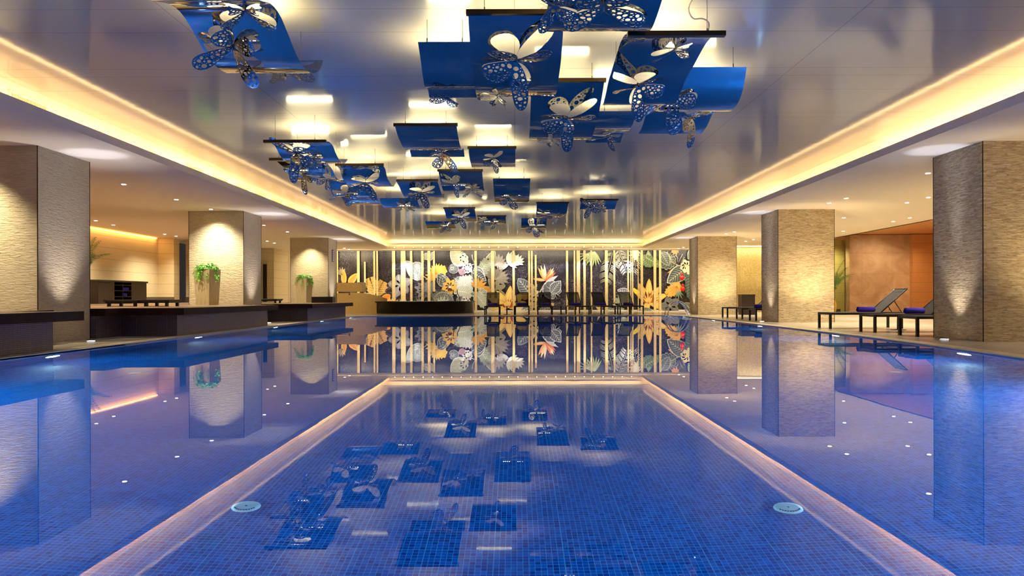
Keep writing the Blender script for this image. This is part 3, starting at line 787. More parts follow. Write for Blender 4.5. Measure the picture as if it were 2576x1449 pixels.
flower((1172, 756), 6, 13, 12, (196, 190, 188), 0, 0.0, (216, 210, 208), None, WH, 4)
# right of the first wide pole
leaf((1216, 695), 74, 30, 66, (140, 146, 118), (196, 200, 166), 8, 0.35); plume((1208, 688), 44, 18, 60, (132, 138, 118), (186, 190, 160), 7)
leaf((1194, 672), 40, 24, -50, (96, 98, 104), WH, 6, 0.3); leaf((1186, 684), 44, 30, -30, (70, 76, 78), (206, 208, 206), 6)
fan((1252, 668), 30, 20, 165, 8, (150, 146, 138), (196, 190, 180), 10); petal((1250, 672), 30, 18, 10, (164, 158, 150), 0.2, None, (200, 196, 188))
fan((1276, 660), 34, -30, 80, 8, (212, 216, 204), WH, 9); fan((1300, 660), 22, -20, 150, 8, (224, 226, 214), WH, 7)
fan((1246, 704), 36, 0, 150, 9, (118, 108, 92), (164, 152, 128), 11); fan((1250, 700), 34, -40, 40, 5, (128, 118, 100), (170, 160, 136), 9)
flower((1245, 728), 7, 32, 14, (138, 132, 102), 70, 0.1, (128, 122, 92), (176, 168, 132))
fan((1202, 724), 28, -20, 140, 7, (206, 152, 66), (230, 190, 110), 9); fan((1216, 732), 26, -60, 30, 5, (196, 140, 60), (230, 190, 110), 8)
monstera((1208, 742), 22, 300, (150, 156, 138), (220, 224, 206), 7, 0.3); plume((1196, 738), 44, 18, -50, (182, 188, 176), (226, 228, 214), 8)
# big yellow lily
flower((1277, 772), 6, 54, 20, YE, 0, 0.2, YEL, (200, 140, 50), angs=[124, 82, 40, 14, 155, 190])
fan((1278, 774), 22, 20, 160, 9, (186, 60, 20), (240, 180, 60), 5); fan((1276, 776), 26, 60, 120, 5, YEL, (220, 150, 40), 5)
petal((1290, 780), 30, 10, 12, (232, 212, 170), 0.4, None, (200, 120, 60)); fan((1236, 784), 18, 20, 150, 5, GW, GG, 6)
# grey leaf and bird of paradise
leaf((1334, 742), 52, 34, 126, (88, 94, 96), (206, 208, 206), 6, 0.2, (150, 152, 150)); fan((1316, 754), 24, 30, 80, 3, (222, 174, 80), (180, 124, 40), 8)
leaf((1310, 782), 34, 16, 20, GG, WH, 5)
petal((1372, 706), 33, 8, 172, (206, 148, 84), 0.5, (222, 172, 108)); mu.up(); 
for an, ll, cc in ((118, 40, (206, 140, 84)), (106, 42, (226, 182, 120)), (93, 42, (232, 206, 160)), (58, 40, (232, 196, 148)), (66, 36, (196, 104, 60)), (50, 36, (226, 158, 90)), (40, 34, (190, 100, 70))):
    mu.up(0.5); petal((1372, 708), ll, 7.5, an, cc, 0.9, None, (170, 90, 44))
mu.up(); petal((1371, 713), 38, 9, 30, (186, 184, 182), 0.8, (160, 158, 160), WH)
stroke([(1372, 712), (1366, 722), (1360, 732), (1352, 746)], 3.4, (196, 190, 176), taper=False); stroke([(1366, 722), (1364, 738), (1358, 752)], 2, (170, 166, 156))
monstera((1391, 733), 25, 130, (92, 94, 96), (196, 196, 196), 6, 0.12, (168, 170, 170)); leaf((1386, 738), 40, 28, 52, (86, 90, 92), (200, 200, 200), 6)
stroke([(1388, 784), (1374, 768), (1362, 770)], 2, GYL); leaf((1356, 784), 30, 14, 24, (80, 84, 84), GYL, 4); fan((1386, 768), 10, 0, 60, 3, (226, 200, 150), (150, 60, 50), 4)
# splashed pale column of petals behind the middle grille
for k in range(26):
    mu.up(0.2); petal((1330 + (k * 7) % 22, 716 + (k * 13) % 62), 12, 6, (k * 53) % 360, (220, 206, 166) if k % 2 else (190, 174, 130), 0.3)
# palm fronds
fan((1496, 634), 40, 200, 300, 9, (156, 172, 118), (196, 206, 150), 5); fan((1478, 640), 30, 180, 330, 8, (150, 166, 124), (196, 206, 160), 3)
frond([(1540, 638), (1536, 660), (1528, 690), (1524, 712)], 24, 19, (150, 144, 116), 2.2, 0.3)
frond([(1556, 632), (1562, 650), (1572, 672), (1576, 688)], 20, 17, (180, 176, 164), 2.2, 0.4); frond([(1576, 634), (1566, 642), (1556, 658), (1550, 676)], 15, 13, (140, 142, 122), 2.0, 0.4)
frond([(1600, 632), (1600, 660), (1592, 690)], 18, 12, (206, 204, 196), 2.2, 0.4)
fan((1606, 640), 26, 120, 260, 7, (226, 226, 214), WH, 8)
leaf((1584, 742), 34, 22, 160, (110, 112, 112), (214, 214, 210), 5, 0.5)
fan((1566, 770), 34, 40, 160, 6, (150, 156, 128), (190, 196, 160), 11); petal((1540, 768), 34, 8, 0, (206, 200, 170), 0.3); leaf((1520, 776), 40, 12, -20, GG, GW, 5)
fan((1512, 784), 26, 90, 140, 3, (220, 200, 130), GOD, 5); leaf((1534, 784), 36, 14, 10, GG, GW, 5)
# second yellow lily
flower((1630, 760), 7, 52, 18, YE, 0, 0.1, YEL, (190, 130, 50), angs=[140, 118, 88, 52, 20, -22, 250])
petal((1604, 742), 20, 10, 128, (240, 214, 40), 0.1); mu.up()
fan((1632, 764), 30, 20, 165, 11, (150, 60, 30), (230, 170, 70), 4); fan((1630, 766), 26, 60, 130, 5, YEL, (200, 120, 50), 4)
# right side foliage
leaf((1612, 646), 44, 22, -35, (96, 116, 78), GRL, 6, 0.3); plume((1640, 668), 40, 18, 150, (104, 124, 82), GRL, 7); leaf((1632, 660), 28, 14, 95, (146, 158, 128), GRL, 4); plume((1624, 650), 44, 14, -30, (92, 114, 70), (170, 184, 130), 7)
monstera((1680, 655), 23, 240, (62, 78, 72), (164, 168, 144), 7, 0.25); leaf((1662, 636), 40, 26, -60, (70, 84, 78), (170, 172, 150), 6, 0.2)
fan((1697, 628), 18, 230, 310, 4, (206, 132, 66), (230, 170, 90), 8)
stroke([(1686, 660), (1700, 668), (1716, 676)], 2.4, (170, 160, 130), taper=False); stroke([(1696, 664), (1702, 674), (1716, 678)], 1.6, (170, 160, 130))
petal((1706, 676), 32, 9, 205, (196, 120, 70), 0.9, None, (226, 170, 90)); mu.up(); petal((1722, 680), 44, 14, 205, (200, 140, 80), 0.6); mu.up()
leaf((1728, 674), 66, 40, 218, (58, 72, 66), (184, 186, 170), 8, 0.4)
plume((1736, 690), 66, 22, -88, (64, 84, 78), (176, 188, 176), 9); leaf((1748, 632), 30, 24, -130, (90, 110, 96), GW, 5)
flower((1724, 672), 7, 16, 14, (214, 200, 164), 0, 0.0, (226, 214, 180), None, (226, 200, 120), 4); flower((1734, 684), 5, 12, 10, (220, 210, 180), 20, 0.0)
stroke([(1698, 644), (1704, 652), (1702, 662)], 2.4, (170, 170, 160)); stroke([(1716, 642), (1710, 652), (1706, 664)], 2.4, (170, 170, 160)); stroke([(1720, 650), (1716, 658), (1710, 664)], 1.6, GYL)
plume((1712, 718), 44, 20, 214, (206, 158, 72), (226, 186, 104), 10); fan((1702, 722), 28, 200, 290, 6, (200, 152, 70), (140, 100, 40), 5)
fan((1704, 734), 24, 250, 320, 4, (96, 120, 104), (150, 170, 150), 4)
flower((1684, 772), 5, 28, 22, (112, 110, 108), 110, 0.0, (104, 102, 102), (160, 156, 150), (180, 170, 120), 3)
leaf((1740, 780), 30, 20, 150, (98, 110, 92), GYL, 4); leaf((1600, 784), 40, 16, 5, GG, GYL, 5)
mu.up(4)
# pole stripes (raised gold mosaic battens)
stripes = [(843, 853), (900.5, 907), (918, 922, 657), (941.5, 946), (948.6, 953), (988, 996), (1010, 1022), (1033, 1039), (1061, 1067), (1077, 1084), (1091, 1095.5, None, 733),
           (1194.5, 1200.5), (1236, 1244), (1289.5, 1295.4), (1329, 1333.7), (1335.8, 1340.4), (1345.5, 1350, 642), (1423.7, 1429), (1443, 1447), (1450, 1459), (1467, 1473), (1485, 1489),
           (1521, 1528.4), (1542.3, 1546.8, None, 762), (1577, 1581), (1584.4, 1587), (1588.8, 1592), (1603, 1605.2), (1610.4, 1616.4), (1642.7, 1649.5), (1656.4, 1662)]
for s_ in stripes:
    x0, x1 = s_[0], s_[1]; y0 = s_[2] if len(s_) > 2 and s_[2] else 628; y1 = s_[3] if len(s_) > 3 else 786
    mu.poly([(x0, y0), (x1, y0), (x1, y1), (x0, y1)], (218, 192, 132), speck=0.5)
    # side faces give the battens their small thickness
def build_mural():
    me = bpy.data.meshes.new('floral_mural'); me.from_pydata(mu.v, [], mu.f); me.update()
    me.materials.append(M['mural'])
    ca = me.color_attributes.new('Col', 'FLOAT_COLOR', 'CORNER')
    arr = []
    for p, c in zip(me.polygons, mu.c): arr += list(c) * p.loop_total
    ca.data.foreach_set('color', arr)
    o = bpy.data.objects.new('floral_mural', me); col.objects.link(o)
    return o
mo = build_mural()
tag(mo, 'dark mosaic mural of tropical flowers, leaves and gold poles on the end wall', 'mural')
# white grilles and small signs on the mural
for (x0, x1, y0, y1, t) in ((1333, 1349, 761, 768, 'between the second and third lounge seats'), (1616, 1643, 760, 770, 'under the right yellow lily'), (909, 936, 735, 743, 'above the stone ramp wall'), (1253, 1259, 763, 769, 'behind the leftmost lounge seat')):
    a = at(x0, y1, YM - 0.1); b = at(x1, y0, YM - 0.1)
    e = empty('wall_grille', ((a.x + b.x) / 2, YM - 0.10, a.z), 0, 'small white air grille on the mural ' + t, 'vent')
    w2 = (b.x - a.x) / 2; h = b.z - a.z
    mb = MB(); mb.box(-w2, w2, 0, 0.015, 0, 0.03); mb.box(-w2, w2, 0, 0.015, h - 0.03, h); mb.box(-w2, -w2 + 0.03, 0, 0.015, 0, h); mb.box(w2 - 0.03, w2, 0, 0.015, 0, h); mb.build('frame', M['white_plastic'], e)
    mb = MB(); nn = max(3, int(w2 * 2 / 0.05))
    for k in range(nn): xx = -w2 + 0.03 + (2 * w2 - 0.06) * k / nn; mb.box(xx, xx + 0.02, 0.004, 0.012, 0.03, h - 0.03)
    mb.build('slats', M['dark_skirt'], e)
for (px, py, t) in ((1289.5, 758, 'left'),):
    p = at(px, py, YM - 0.09); e = empty('exit_sign', p, 0, 'small white and green wall sign beside the leftmost gold pole group', 'sign')
    mb = MB(); mb.box(-0.14, 0.14, -0.01, 0.01, -0.06, 0.06); mb.build('sign_plate', M['white_plastic'], e)
    mb = MB(); mb.box(-0.13, -0.04, -0.014, -0.01, -0.03, 0.03); mb.box(0.05, 0.13, -0.014, -0.01, -0.03, 0.03); mb.build('sign_marks', M['teal'], e)
# red hanging ornament in front of the right part of the mural
for (px, y0, t, sc) in ((1716, 688, 'upper', 1.0), (1718, 716, 'lower', 0.95)):
    p = at(px, y0, YM - 0.45)
    e = empty('red_ornament', (p.x, p.y, p.z), 0, '%s of the two red hanging ornaments before the mural beside the far right column' % t, 'ornament')
    mb = MB(); mb.lathe([(0.02, 0.0), (0.05, -0.03), (0.08, -0.10), (0.035, -0.14)], n=10); mb.build('red_cap', M['red'], e)
    mb = MB(); mb.lathe([(0.05, -0.15), (0.12, -0.22), (0.13, -0.32), (0.06, -0.40)], n=10); mb.build('red_body', M['red'], e)
    mb = MB(); mb.lathe([(0.03, -0.12), (0.045, -0.14), (0.03, -0.16)], n=8); mb.build('pale_knot', M['white_plastic'], e)
    mb = MB(); mb.tube([(0, 0, 0), (0, 0, SOF - p.z if t == 'upper' else 0.16)], 0.006, 5); mb.build('cord', M['cable'], e)
# row of mural spotlights on the end beam
for k in range(26):
    px = 995 + 23.8 * k; p = at(px, 0, YC - 0.08); x = p.x
    e = empty('mural_spotlight', (x, YC - 0.10, SOF + 0.095), 0, 'tiny spotlight in the row above the mural, %s from the left' % NTH[k], 'spotlight', 'spotlights above the mural')
    mb = MB(); mb.tube([(0, 0.04, 0), (0, -0.02, -0.01)], 0.026, 10); mb.build('housing', M['coping'], e)
    mb = MB(); mb.tube([(0, -0.021, -0.010), (0, -0.027, -0.012)], 0.021, 10); mb.build('lens', M['e_mural'], e)
    strong = {1: 2.6, 0: 1.4, 6: 1.0, 7: 1.1, 8: 0.8, 12: 1.3, 13: 1.6, 16: 1.3, 17: 1.3, 18: 1.5, 20: 1.4, 22: 1.3, 23: 1.5, 24: 1.5, 25: 2.4}.get(k, 0.55)
    lamp('spot_beam', 'SPOT', (0, 0.60, -0.14), 120 * strong, (0.96, 0.96, 1.0), e, size=0.02, spot=44, blend=0.6, target=(0, 1.28, -1.5))
for k in range(6):
    lamp('mural_wash', 'AREA', (-9 + k * 3.6, YM - 1.3, SOF - 0.05), 62, (1.0, 0.86, 0.62), size=3.2, size_y=0.1, rot=(R(32), 0, 0))
lamp('warm_wash', 'SPOT', (-8.6, 37.2, SOF - 0.04), 190, (1.0, 0.66, 0.26), size=0.1, spot=120, blend=1, target=(-8.6, 39.2, 1.0))
for x in (-5.2, -2.6, 0, 2.6, 5.2):
    lamp('beam_cove', 'AREA', (x, YC - 0.35, SOF + 0.42), 12, (1.0, 0.78, 0.42), size=2.5, size_y=0.05, rot=(R(100), 0, 0))

# ================================================================ stone ramp wall, tub, chairs
e = empty('ramp_wall', (-7.6, 34.5, DK), 0, 'beige limestone stair parapet with a raised box rail beside the black tub', 'parapet')
def loc_(px, py, Y): p = at(px, py, Y); return (p.x + 7.6, p.y - 34.5, p.z - DK)
def slab_poly(name, pts, Y, th, m):
    mb = MB(); A = [loc_(x, y, Y) for x, y in pts]; n_ = len(A)
    B = [(x, y + th, z) for x, y, z in A]
    mb.quad(A[::-1]); mb.quad(B)
    for i in range(n_): j = (i + 1) % n_; mb.quad([A[i], A[j], B[j], B[i]])
    return mb.build(name, m, e)
slab_poly('box_rail', [(840, 709), (911, 709), (911, 732), (840, 731)], 35.2, 0.9, M['beige_stone'])
slab_poly('curved_parapet', [(880, 733), (912, 735), (940, 740), (958, 745), (971, 749), (971, 789), (868, 789), (868, 770)], 34.2, 0.35, M['beige_stone'])
slab_poly('inner_wall', [(846, 735), (892, 735), (900, 789), (846, 789)], 34.9, 0.3, M['beige_stone'])
slab_poly('recess_light', [(877, 733), (881, 733), (881, 740), (877, 740)], 34.18, 0.02, M['dark_skirt'])
mb = MB(); a = loc_(911, 709, 35.2); b = loc_(918, 735, 35.2); c = loc_(918, 709, 35.2)
mb.tube([(a[0] - 0.2, a[1], a[2] + 0.0), c, b], 0.02, 8); mb.build('hand_rail', M['chrome'], e)
lamp('parapet_fill', 'SPOT', (-7.6, 32.6, SOF - 0.03), 210, (1.0, 0.76, 0.36), size=0.06, spot=80, blend=1, target=(-7.8, 34.4, 0.7))  # added ceiling spot to warm and brighten the parapet, no fixture
# jacuzzi tub
e = empty('hot_tub', (-4.50, 35.4, DK), 0, 'wide black polished round hot tub in front of the mural, left of the lounge seats', 'hot tub')
mb = MB(); prof = [(2.50, 0.0), (2.52, 0.05), (2.52, 0.50), (2.58, 0.52), (2.58, 0.565), (2.05, 0.565), (2.0, 0.50), (1.95, 0.1)]
mb.lathe(prof, n=72, ry=0.75); mb.build('tub_shell', M['black_gloss'], e)
mb = MB(); mb.lathe([(2.0, 0.44), (0.01, 0.441)], n=72, ry=0.75); mb.build('tub_water', M['water'], e)
mb = MB()
for px in (1147, 1157):
    p = at(px, 760, 36.0); x = p.x + 4.50
    mb.tube(spline([(x, 0.6, 0.5), (x - 0.02, 0.6, 0.72), (x - 0.12, 0.55, 0.95), (x - 0.12, 0.5, 1.12)], 4), 0.018, 8)
mb.build('grab_rails', M['frame_black'], e)

# ---------------------------------------------------------------- sun loungers
def make_lounger(name='sun_lounger', back=True, fabric='sling_solid', ang=42):
    """foot end at x=0, head towards +x, width along y, seat top 0.375"""
    L = 1.95; W = 0.62; H = 0.375
    e = empty(name)
    mb = MB()
    for s in (-1, 1): mb.box(0, L, s * W / 2 - 0.022, s * W / 2 + 0.022, H - 0.055, H - 0.005)
    mb.box(0, 0.045, -W / 2, W / 2, H - 0.055, H - 0.005); mb.box(L - 0.045, L, -W / 2, W / 2, H - 0.055, H - 0.005); mb.box(1.2, 1.24, -W / 2, W / 2, H - 0.05, H - 0.02)
    mb.build('frame', M['frame_black'], e, bevel=0.004)
    for x in (0.0, 1.62):
        for s in (-1, 1):
            mb = MB(); y = s * (W / 2 - 0.005); mb.box(x, x + 0.05, y - 0.025, y + 0.025, 0.0, H - 0.05); mb.build('leg', M['frame_black'], e, bevel=0.003)
    mb = MB(); mb.box(0.02, 1.22, -W / 2 + 0.02, W / 2 - 0.02, H - 0.012, H - 0.002); mb.build('seat_sling', M['sling_solid'], e)
    a = R(ang); bl = 0.80; ca, sa = math.cos(a), math.sin(a)
    def bp(u, y, t): return (1.2 + u * ca - t * sa, y, H - 0.005 + u * sa + t * ca)
    mb = MB()
    for s in (-1, 1): mb.tube([bp(0, s * (W / 2 - 0.045), 0), bp(bl, s * (W / 2 - 0.045), 0)], 0.016, 8)
    mb.tube([bp(bl, -W / 2 + 0.045, 0), bp(bl, W / 2 - 0.045, 0)], 0.016, 8); mb.tube([bp(bl - 0.1, -W / 2 + 0.045, 0), bp(bl - 0.1, W / 2 - 0.045, 0)], 0.01, 6)
    mb.build('back_frame', M['frame_black'], e)
    mb = MB(); y0, y1 = -W / 2 + 0.04, W / 2 - 0.04
    v = [bp(0, y0, -.004), bp(0, y1, -.004), bp(bl, y1, -.004), bp(bl, y0, -.004), bp(0, y0, .004), bp(0, y1, .004), bp(bl, y1, .004), bp(bl, y0, .004)]
    mb.v = v; mb.f = [(0, 3, 2, 1), (4, 5, 6, 7), (0, 1, 5, 4), (1, 2, 6, 5), (2, 3, 7, 6), (3, 0, 4, 7)]; mb.m = [0] * 6; mb.smooth = [False] * 6
    mb.build('back_sling', M[fabric], e)
    mb = MB()
    for s in (-1, 1): mb.tube([bp(0.42, s * 0.22, -0.01), (1.2 + 0.42 * ca + 0.2, s * 0.22, H - 0.04)], 0.011, 6)
    for k in range(3): q = Vector(bp(0.42, 0.22, -0.01)).lerp(Vector((1.2 + 0.42 * ca + 0.2, 0.22, H - 0.04)), 0.3 + 0.2 * k); mb.box(q.x - 0.03, q.x, q.y - 0.01, q.y + 0.01, q.z - 0.008, q.z + 0.008)
    mb.build('prop_strut', M['frame_black'], e)
    return e
def make_towel(L=0.42, r=0.062):
    mb = MB(); 
    for k in range(2):
        pass
    pts = []
    n = 30
    b = 0
    prof = []
    for i in range(n * 2 + 1):
        t = i / n; rr = 0.018 + (r - 0.018) * t / 2; th = t * 2 * math.pi
        prof.append((math.cos(th) * rr, r + math.sin(th) * rr))
    for (a, c) in zip(prof[:-1], prof[1:]):
        mb.quad([(-L / 2, a[0], a[1]), (L / 2, a[0], a[1]), (L / 2, c[0], c[1]), (-L / 2, c[0], c[1])], sm=True)
    mb.lathe([(r * 0.99, -L / 2 + 0.01), (r * 0.99, L / 2 - 0.01)], n=24)
    m_ = len(mb.v) - 48
    for i in range(m_, len(mb.v)):
        x, y, z = mb.v[i]; mb.v[i] = (z, x, y + r)
    return mb.build('rolled_towel', M['towel'])
proto = make_lounger()
used = [False]
def place_lounger(x, y, rz, label, group, z=DK):
    o = proto if not used[0] else copy_tree(proto)
    used[0] = True
    o.location = (x, y, z); o.rotation_euler = (0, 0, rz)
    o['label'] = label; o['category'] = 'sun lounger'; o['group'] = group
    return o
tw = make_towel(); tw_used = [False]
def place_towel(x, y, z, rz, label):
    o = tw if not tw_used[0] else tw.copy()
    if tw_used[0]: col.objects.link(o)
    tw_used[0] = True
    o.location = (x, y, z); o.rotation_euler = (0, 0, rz); o['label'] = label; o['category'] = 'towel'; o['group'] = 'rolled towels on the loungers'
G1 = 'dark sun loungers along the right deck'
for (x, y, t, tl, tx) in ((7.15, 17.05, 'whole raised back in view before the marble wall', 'on the lounger whose whole raised back shows', 0.98),
                      (7.27, 15.22, 'middle of the near three, back half hidden', 'on the middle lounger of the near three', 0.99),
                      (7.31, 13.72, 'nearest the camera, head end hidden', None, 0),
                      (7.45, 26.2, 'farthest one, near the brown cabinet', None, 0),
                      (7.40, 24.35, 'second farthest', None, 0),
                      (7.36, 22.85, 'just behind the middle column', 'on the lounger just behind the middle right column', 0.28)):
    place_lounger(x, y, 0, 'dark sun lounger on the right deck, ' + t, G1)
    if tl: place_towel(x + tx, y, DK + 0.375, R(8) if tx < 1 else R(-6), 'rolled violet blue towel ' + tl)
# loungers facing the pool at the far end (see-through backs)
proto2 = make_lounger('sun_lounger', True, 'sling', 46); used2 = [False]
tn = ['leftmost, beside the black tub', 'second from the left', 'third from the left', 'third from the right', 'second from the right', 'rightmost']
for (px, dx, t) in ((1237.5, 0, tn[0]), (1312, 0.05, tn[1]), (1371, 0.05, tn[2]), (1464.5, -0.32, tn[3]), (1530, -0.32, tn[4]), (1601, -0.32, tn[5])):
    o = proto2 if not used2[0] else copy_tree(proto2); used2[0] = True
    p = at(px, 793, 31.1); 
    o.location = (p.x, 31.1, DK); o.rotation_euler = (0, 0, R(90) + math.atan2(-dx, 1.9))
    o['label'] = 'dark sun lounger facing the pool before the mural, ' + t; o['category'] = 'sun lounger'; o['group'] = 'sun loungers in front of the mural'
    place_towel(p.x + dx * 0.6, 31.1 + 1.05, DK + 0.375, 0, 'rolled dark blue towel on the far lounger, ' + t)
def side_table(x, y, label, h=0.36, z=DK, r=0.24):
    e = empty('side_table', (x, y, z), 0, label, 'table')
    mb = MB(); mb.box(-r, r, -r, r, h - 0.02, h); mb.build('table_top', M['frame_black'], e, bevel=0.006)
    mb = MB(); mb.lathe([(0.028, 0.012), (0.024, h - 0.02)], n=12); mb.build('pedestal', M['frame_black'], e)
    mb = MB(); mb.lathe([(0.16, 0.0), (0.16, 0.008), (0.03, 0.02)], n=24); mb.build('base', M['frame_black'], e)
side_table(8.40, 16.13, 'small dark pedestal side table between the two nearest visible loungers on the right')
for px, t in ((1275, 'left of the three'), (1411, 'middle of the three'), (1560, 'right of the three')):
    p = at(px, 792, 31.9); side_table(p.x, 31.9, 'small dark pedestal side table among the far loungers, ' + t, r=0.17)
# dark cabinet by the far right column
e = empty('towel_cabinet', (9.50, 30.2, DK), 0, 'dark brown wooden cabinet standing beside the far right column', 'cabinet')
mb = MB(); mb.box(-0.27, 0.27, -0.25, 0.25, 0.0, 0.80); mb.build('body', M['cab_wood'], e, bevel=0.005)
mb = MB(); mb.box(-0.29, 0.29, -0.27, 0.27, 0.80, 0.83); mb.build('top', M['cab_wood'], e)
mb = MB(); mb.box(-0.25, 0.25, -0.262, -0.25, 0.05, 0.77); mb.build('door', M['cab_wood'], e)
# pool ladder
e = empty('pool_ladder', (6.2, 28.4, DK), 0, 'chrome pool ladder with two arched hand rails at the far right pool corner', 'ladder')
for yy in (-0.27, 0.27):
    mb = MB(); mb.tube(spline([(-0.42, yy, -0.7), (-0.36, yy, 0.05), (-0.28, yy, 0.35), (-0.1, yy, 0.54), (0.14, yy, 0.55), (0.34, yy, 0.40), (0.48, yy, 0.12), (0.56, yy, 0.0)], 5), 0.021, 10); mb.build('hand_rail', M['chrome'], e)
for zz in (-0.62, -0.35, -0.1):
    mb = MB(); mb.box(-0.43, -0.35, -0.27, 0.27, zz, zz + 0.02); mb.build('step', M['chrome'], e)
# ---------------------------------------------------------------- lounge platform furniture
e = empty('towel_cabinet', (-14.36, 26.3, PL), 0, 'long low dark wood cabinet with open towel shelves against the left wall', 'cabinet')
mb = MB(); D_ = 0.42
Lc = 1.62
mb.box(-D_, D_ - 0.05, -Lc, -0.62, 0, 0.76); mb.box(-D_, D_ - 0.05, 0.52, Lc, 0, 0.76); mb.box(-D_, -D_ + 0.05, -0.62, 0.52, 0, 0.76)
mb.build('body', M['cab_wood'], e, bevel=0.005)
mb = MB(); mb.box(-D_, D_, -Lc - 0.02, Lc + 0.02, 0.76, 0.82); mb.build('top', M['cab_wood'], e)
for z in (0.03, 0.24, 0.45, 0.65):
    mb = MB(); mb.box(-D_ + 0.05, D_ - 0.05, -0.62, 0.52, z, z + 0.02); mb.build('shelf', M['frame_black'], e)
mb = MB(); mb.box(-D_ + 0.05, D_ - 0.06, -0.06, -0.04, 0.0, 0.76); mb.build('divider', M['frame_black'], e)
def folded_towel(w_, d_, h_):
    mb = MB()
    mb.box(-d_, d_, -w_, w_, 0, h_); o = mb.build('folded_towel', M['towel'], bevel=0.02); return o
ft = folded_towel(0.055, 0.18, 0.11); first = [True]
i = 0
for z, rowt, cnt in ((0.472, 'upper', 4), (0.262, 'lower', 3)):
    for k in range(cnt):
        o = ft if first[0] else ft.copy()
        if not first[0]: col.objects.link(o)
        first[0] = False
        o.location = (-14.36 + 0.14, 26.3 + 0.02 + k * 0.12, PL + z)
        tag(o, 'violet blue towel on the %s cabinet shelf by the left wall, %s from the left' % (rowt, NTH[k]), 'towel', 'folded towels in the shelf cabinet')
def bench(x, y, rz, w_, label):
    e = empty('low_bench', (x, y, PL), rz, label, 'bench')
    mb = MB(); mb.box(-w_ / 2, w_ / 2, -0.34, 0.34, 0.115, 0.155); mb.build('top', M['frame_black'], e, bevel=0.004)
    mb = MB(); mb.box(-w_ / 2 + 0.02, w_ / 2 - 0.02, -0.3, 0.3, 0.08, 0.115); mb.build('apron', M['frame_black'], e)
    for sx in (-1, 1):
        for sy in (-1, 1):
            mb = MB(); mb.box(sx * (w_ / 2 - 0.09) - 0.03, sx * (w_ / 2 - 0.09) + 0.03, sy * 0.26 - 0.03, sy * 0.26 + 0.03, 0, 0.085); mb.build('leg', M['frame_black'], e)
    mb = MB(); mb.box(-w_ / 2 + 0.05, w_ / 2 - 0.05, -0.29, -0.25, 0.0, 0.012); mb.build('foot_rail', M['frame_black'], e)
bench(-9.0, 17.1, 0, 0.78, 'low black bench, left one of the pair before the shelf cabinet')
bench(-8.24, 17.15, 0, 0.66, 'low black bench, right one of the pair before the shelf cabinet')
bench(-8.95, 26.6, 0, 0.9, 'low black lounge bench between the middle and far left columns')
e = empty('storage_box', (-7.35, 28.2, PL), 0, 'low black box on the timber deck at the foot of the far left column', 'box')
mb = MB(); mb.box(-0.40, 0.40, -0.22, 0.22, 0, 0.23); mb.build('body', M['frame_black'], e, bevel=0.005)
mb = MB(); mb.box(0.14, 0.24, -0.226, -0.22, 0.03, 0.2); mb.build('slot', M['black_gloss'], e)
# planters with ivy
def make_planter(x, y, rz, label, plabel, seed):
    e = empty('planter', (x, y, PL), rz, label, 'planter')
    mb = MB(); a, b = 0.21, 0.25; h = 0.98
    v = [(-a, -a, 0), (a, -a, 0), (a, a, 0), (-a, a, 0), (-b, -b, h), (b, -b, h), (b, b, h), (-b, b, h), (-b + .03, -b + .03, h), (b - .03, -b + .03, h), (b - .03, b - .03, h), (-b + .03, b - .03, h),
         (-b + .03, -b + .03, h - .06), (b - .03, -b + .03, h - .06), (b - .03, b - .03, h - .06), (-b + .03, b - .03, h - .06)]
    mb.v = v; mb.f = [(0, 3, 2, 1), (0, 1, 5, 4), (1, 2, 6, 5), (2, 3, 7, 6), (3, 0, 4, 7), (4, 5, 9, 8), (5, 6, 10, 9), (6, 7, 11, 10), (7, 4, 8, 11), (8, 9, 13, 12), (9, 10, 14, 13), (10, 11, 15, 14), (11, 8, 12, 15)]
    mb.m = [0] * 13; mb.smooth = [False] * 13; mb.build('pot', M['travertine'], e)
    mb = MB(); mb.box(-b + .03, b - .03, -b + .03, b - .03, h - .08, h - .05); mb.build('soil', M['soil'], e)
    # ivy is its own thing: it grows in the planter
    rr = random.Random(seed); pe = empty('ivy_plant', (x, y, PL + h - 0.05), rz, plabel, 'plant')
    lv = MB(); st = MB()
    def leafq(c, yaw, pitch, s):
        mtx = Matrix.Translation(c) @ Matrix.Rotation(yaw, 4, 'Z') @ Matrix.Rotation(pitch, 4, 'Y')
        pts = [(0, 0, 0), (s * .35, s * .42, .1 * s), (s * .8, s * .26, 0), (s * 1.1, 0, -.12 * s), (s * .8, -s * .26, 0), (s * .35, -s * .42, .1 * s)]
        q = [tuple(mtx @ Vector(p)) for p in pts]
        lv.quad([q[0], q[1], q[2], q[3]]); lv.quad([q[0], q[3], q[4], q[5]])
    for k in range(300):
        t = rr.random() * 2 * math.pi; r_ = 0.28 * rr.random() ** 0.5
        z = 0.02 + 0.20 * rr.random() * (1.05 - (r_ / 0.34) ** 3)
        leafq(Vector((math.cos(t) * r_, math.sin(t) * r_, z)), t + rr.uniform(-.8, .8), rr.uniform(-.5, .7), rr.uniform(.05, .085))
    for k in range(9):
        t = -math.pi / 2 + rr.uniform(-2.3, 2.3); L_ = rr.uniform(.12, .42); p = Vector((math.cos(t) * .27, math.sin(t) * .27, .06)); P = [p.copy()]
        nst = 7
        for j in range(nst):
            p = p + Vector((math.cos(t) * .014 + rr.uniform(-.012, .012), math.sin(t) * .014 + rr.uniform(-.012, .012), -L_ / nst)); P.append(p.copy())
            for _ in range(3): leafq(p + Vector((rr.uniform(-.03, .03), rr.uniform(-.03, .03), rr.uniform(-.03, .02))), t + rr.uniform(-1.4, 1.4), rr.uniform(.2, 1.2), rr.uniform(.03, .055))
        st.tube(P, 0.004, 5)
    lv.build('leaves', M['ivy'], pe); st.build('vines', M['palm'], pe)
